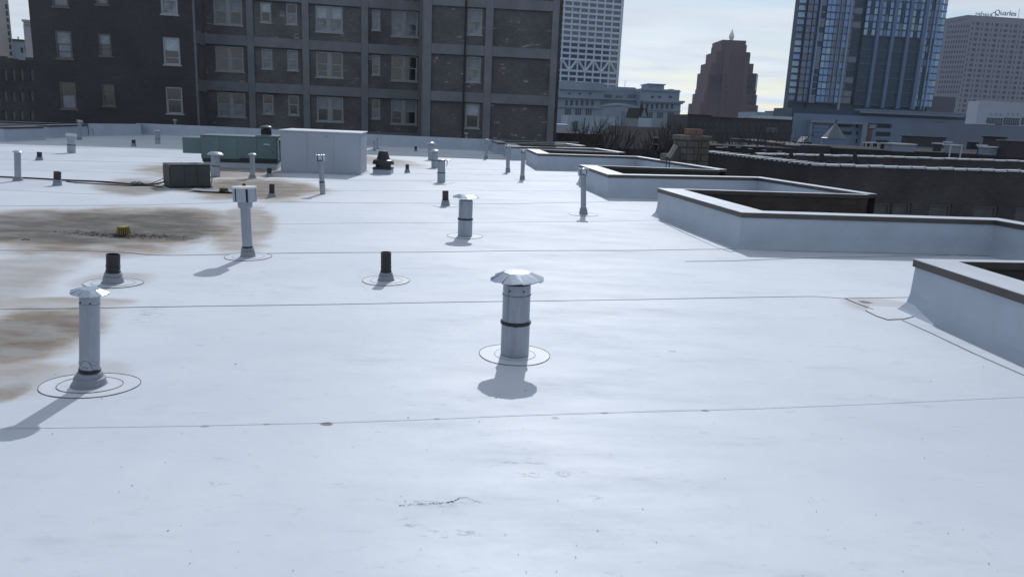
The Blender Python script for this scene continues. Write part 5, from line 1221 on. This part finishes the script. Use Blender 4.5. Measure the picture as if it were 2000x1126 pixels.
MB().box(F.m(1897, 246)[0], F.m(1942, 246)[0], -.1, .3, zt, zt+.15).build('snowy_ledge', TILEC, t)
# ---- roofs beyond the long brick building
F = Facade(1480, 300, 62, 3); t = thing('low_roof_range', 'dark low range of flat roofs behind the long brick building', 'building', F.o, F.a)
a, z_a = F.m(1380, 283); b, _ = F.m(1560, 285); c, z_c = F.m(1640, 283); d, _ = F.m(2150, 300)
MB().box(a, b, 0, 14, GROUND, z_a).build('roof_block', DARKROOF, t); MB().box(b+.01, c, 1.5, 18, GROUND, F.m(1600, 285)[1]).build('roof_block', BRN, t); MB().box(c+.01, d, 0, 12, GROUND, F.m(1820, 297)[1]).build('roof_block', DARKROOF, t)
for x0, x1, y, dv in ((1398, 1420, 287, 0), (1455, 1476, 284, 0), (1482, 1492, 284.5, 0), (1545, 1575, 283, 1.2)):
    MB().box(F.m(x0, y)[0], F.m(x1, y)[0], dv-.1, dv+.1, F.m(x0, y)[1]-.06, F.m(x0, y)[1]+.02).build('snowy_edge', TILEC, t)
F = Facade(1640, 285, 75, 3); t = thing('white_edged_roof', 'dark flat roof with a long bright snowy edge, behind the coping tiles', 'building', F.o, F.a)
a, _ = F.m(1640, 286); b, _ = F.m(2150, 300); z_a = F.m(1800, 291)[1]
MB().box(a, b, 0, 14, GROUND, z_a-.25).build('roof_block', DARKROOF, t)
for x0, x1 in ((1642, 1722), (1728, 1742), (1788, 1828), (1838, 1845), (1880, 1912), (1924, 1932)): MB().box(F.m(x0, 290)[0], F.m(x1, 290)[0], -.2, .5, z_a-.24, z_a+.0).build('bright_edge', TILEC, t)
WAC = mat('pale enclosure', (.27, .31, .40), .7, var=.08, vs=.6)
def clutter(name, label, cat, x0, x1, yt, yb, Y, m, cap=None, posts=False):
    p = at(x0, (yt+yb)/2, Y); q = at(x1, (yt+yb)/2, Y); W = q.x-p.x; zT = at((x0+x1)/2, yt, Y).z; zB = at((x0+x1)/2, yb, Y).z
    t = thing(name, label, cat, ((p.x+q.x)/2, Y, zB), R_(3)); d = min(W, 1.2)
    MB().box(-W/2, W/2, 0, d, 0, zT-zB).build('body', m, t, bevel=.02)
    if cap: MB().box(-W/2-.08, W/2+.08, -.1, d+.1, zT-zB+.002, zT-zB+.1).build('cap', cap, t)
    if posts:
        for sx in (-1, 1): MB().box(sx*W/2-.05, sx*W/2+.05, -.06, -.002, -.4, zT-zB+.05).build('corner_post', TILEC, t)
    return t
E_ = 'roof equipment on the far roofs'
clutter('roof_screen', 'long pale rectangular screen box on the far roof, left of the brown penthouse', 'roof screen', 1742, 1788, 283, 296.5, 58, WAC, TILEC)
clutter('roof_screen', 'square pale enclosure with posts on the far roof, between two dark stacks', 'roof screen', 1855, 1877, 285, 299.5, 58, WAC, TILEC, True)
clutter('roof_screen', 'pale blue box on the far roof nearest the right edge', 'roof screen', 1930, 1963, 289.5, 304, 58, WAC, TILEC)
clutter('roof_penthouse', 'brown panelled penthouse under a thin flat roof on the far roofs', 'penthouse', 1769, 1848, 268.5, 287, 95, BRN, DARKROOF)
clutter('brick_stack', 'dark stack with pale lid right of the brown penthouse foot', 'chimney', 1828, 1839, 281.5, 296, 60, BRN, TILEC)
clutter('brick_stack', 'taller dark blue stack with lid beside the square pale enclosure', 'chimney', 1848, 1856, 279, 299, 60, POD, TILEC)
clutter('brick_stack', 'dark red stack with white lid before the blank blue grey wall', 'chimney', 1914, 1924, 285, 303, 60, BRN, TILEC)
clutter('brick_stack', 'squat dark stack with pale lid left of the long pale screen', 'chimney', 1724, 1733, 281, 291, 66, DARKROOF, TILEC)
clutter('roof_cabin', 'dark cabin with flat lid on the roofs at the right edge', 'roof cabin', 1936, 1964, 269.5, 291, 66, BRN, DARKROOF)
clutter('roof_cabin', 'wide dark framed cabin cut by the right edge of the photo', 'roof cabin', 1966, 2040, 277, 309, 57, BRN, CONC)
clutter('roof_cabin', 'low dark cabin left of the dark cabin pair at right', 'roof cabin', 1897, 1912, 278, 292, 72, DKO, CONC)
clutter('dormer_box', 'arched white framed dark hatch on the far roof, first of two', 'hatch', 1691, 1700, 280, 286, 74, DKO, TILEC, True)
clutter('dormer_box', 'white framed dark hatch on the far roof, second of two', 'hatch', 1703, 1714, 280, 286.5, 74, DKO, TILEC, True)
q = at(1572, 272, 70); t = thing('tilted_skylight', 'tilted white ribbed panel catching light on the far roofs', 'skylight', (q.x, q.y, q.z)); s_ = 70/FPX
mb = MB(); mb.poly([(-14*s_, 0, -5*s_), (2*s_, 0, -5*s_), (14*s_, 1.2, 4.5*s_), (2*s_, 1.2, 4.5*s_)]); mb.poly([(-14*s_, 0, -5*s_-.05), (2*s_, 0, -5*s_-.05), (14*s_, 1.2, 4.5*s_-.05), (2*s_, 1.2, 4.5*s_-.05)]); mb.build('panel', mat('bright panel', (.62, .63, .60), .4), t)
for k in range(5): MB().tube([((-14+3.4*k)*s_, -.01, -5*s_+.03), ((2+2.6*k)*s_, 1.19, 4.5*s_+.03)], .02, 4).build('panel_rib', CONC, t)
MB().box(-.6, .9, .6, 1.4, -1.6, -.25).build('base_box', DARKROOF, t)
for i, (x, y) in enumerate(((1414, 288), (1438, 289), (1462, 292), (1489, 294.5), (1519, 297))):
    q = at(x, y, 47); t = thing('gooseneck_vent', 'small curved white capped vent, number order aside, standing above coping near x', 'vent', (q.x, q.y, q.z-.35))
    t['label'] = ['thin vent pipe with pale round cap nearest the chimney on the dark roof', 'tiny pale vent on the dark roof, second from the chimney', 'curved pale vent behind the start of the back coping', 'curved pale vent behind the middle of the back coping', 'curved pale vent farthest right along the back coping'][i]
    MB().tube([(0, 0, -.5), (0, 0, .2), (.06, 0, .34), (.18, 0, .38)], .035, 6).build('pipe', DARKROOF, t); MB().box(-.02, .24, -.06, .06, .385, .41).build('cap', TILEC, t)
for x0, x1, y, lab in ((1655, 1685, 302, 'pyramid'), (1590, 1620, 300, 'p'), (1530, 1560, 299, 'p')):
    q = at((x0+x1)/2, y, 40); t = thing('skylight', 'dark pyramid skylight on the neighbouring roof, %s' % {1655: 'rightmost of three', 1590: 'middle of three', 1530: 'leftmost of three'}[x0], 'skylight', (q.x, q.y, q.z-.3)); w_ = (x1-x0)/2*40/FPX*.42
    MB().poly([(-w_, -w_, 0), (w_, -w_, 0), (0, 0, .5)]).poly([(w_, -w_, 0), (w_, w_, 0), (0, 0, .5)]).poly([(w_, w_, 0), (-w_, w_, 0), (0, 0, .5)]).poly([(-w_, w_, 0), (-w_, -w_, 0), (0, 0, .5)]).build('glass_pyramid', DARKROOF, t); MB().box(-w_, w_, -w_, w_, -.6, -.002).build('curb', DARKROOF, t)
# ------------------------------------------------------------------ bare trees
def tree(px, ytop, Y, label, seed, spread=.42, kind='bare_tree'):
    rnd = random.Random(seed); b = at(px, ytop, Y); Ht = b.z-GROUND
    root = thing(kind, label, 'tree', (b.x, b.y, GROUND), 0, 'bare winter trees')
    trunk = MB(); tw = MB()
    def grow(p, d, ln, r, lv):
        q = p; pts = [p]; rs = [r]; n = 3
        for i in range(n):
            d = (d+Vector((rnd.uniform(-.16, .16), rnd.uniform(-.16, .16), rnd.uniform(-.04, .12)))).normalized(); q = q+d*(ln/n); pts.append(q); rs.append(r*(1-.35*(i+1)/n))
        (trunk if lv < 2 else tw).tube(pts, [max(.021, q_) for q_ in rs], 6 if lv < 2 else (4 if lv < 4 else 3), cap=False)
        if lv >= 6: return
        for k in range(3 if lv != 2 else 4):
            az = rnd.uniform(0, 6.28); sp = spread*rnd.uniform(.6, 1.5)
            nd = (d+Vector((math.cos(az)*sp, math.sin(az)*sp, rnd.uniform(-.05, .2)))).normalized()
            grow(pts[-1] if k else pts[-2].lerp(pts[-1], rnd.random()), nd, ln*rnd.uniform(.62, .84), rs[-1]*(.75 if k else .85), lv+1)
    grow(Vector((0, 0, 0)), Vector((0, 0, 1)), Ht*.27, Ht*.016, 0)
    zmax = max(v[2] for v in tw.v); k = Ht/zmax
    for m_ in (trunk, tw): m_.v = [(x*k, y*k, z*k) for x, y, z in m_.v]
    trunk.build('trunk', BARK, root); tw.build('crown', BARK, root)
tree(1166, 224, 62, 'bare tree with wide forking limbs just right of the apartment corner', 3, .5)
tree(1205, 240, 66, 'bare tree before the dark hipped roof, its left one', 11)
tree(1262, 243, 64, 'bare tree before the middle of the dark hipped roof', 5)
tree(1312, 238, 70, 'bare tree before the right end of the dark hipped roof, left of the chimney', 8)
tree(1395, 236, 72, 'bare tree immediately right of the stone chimney', 21)
tree(1432, 243, 68, 'bare tree with pale limbs below the left foot of the stepped tower', 14, .5)
tree(1462, 240, 76, 'bare tree below the right foot of the stepped tower', 17)
tree(1500, 248, 80, 'bare tree nearest the glass tower, before the brown building', 19)
tree(1340, 240, 82, 'bare tree rising behind the stone chimney', 23)

# ------------------------------------------------------------------ thin city haze
hb = MB().box(-900, 900, -60, 1000, GROUND-1, 260).build('haze', None); hb['kind'] = 'stuff'
hm = bpy.data.materials.new('haze'); hm.use_nodes = True; hn = hm.node_tree; hn.nodes.clear(); ho = hn.nodes.new('ShaderNodeOutputMaterial'); hv = hn.nodes.new('ShaderNodeVolumePrincipled')
hv.inputs['Color'].default_value = (.62, .78, 1, 1); hv.inputs['Density'].default_value = .00015; hv.inputs['Anisotropy'].default_value = .3; hn.links.new(hv.outputs[0], ho.inputs['Volume']); hb.data.materials.append(hm)
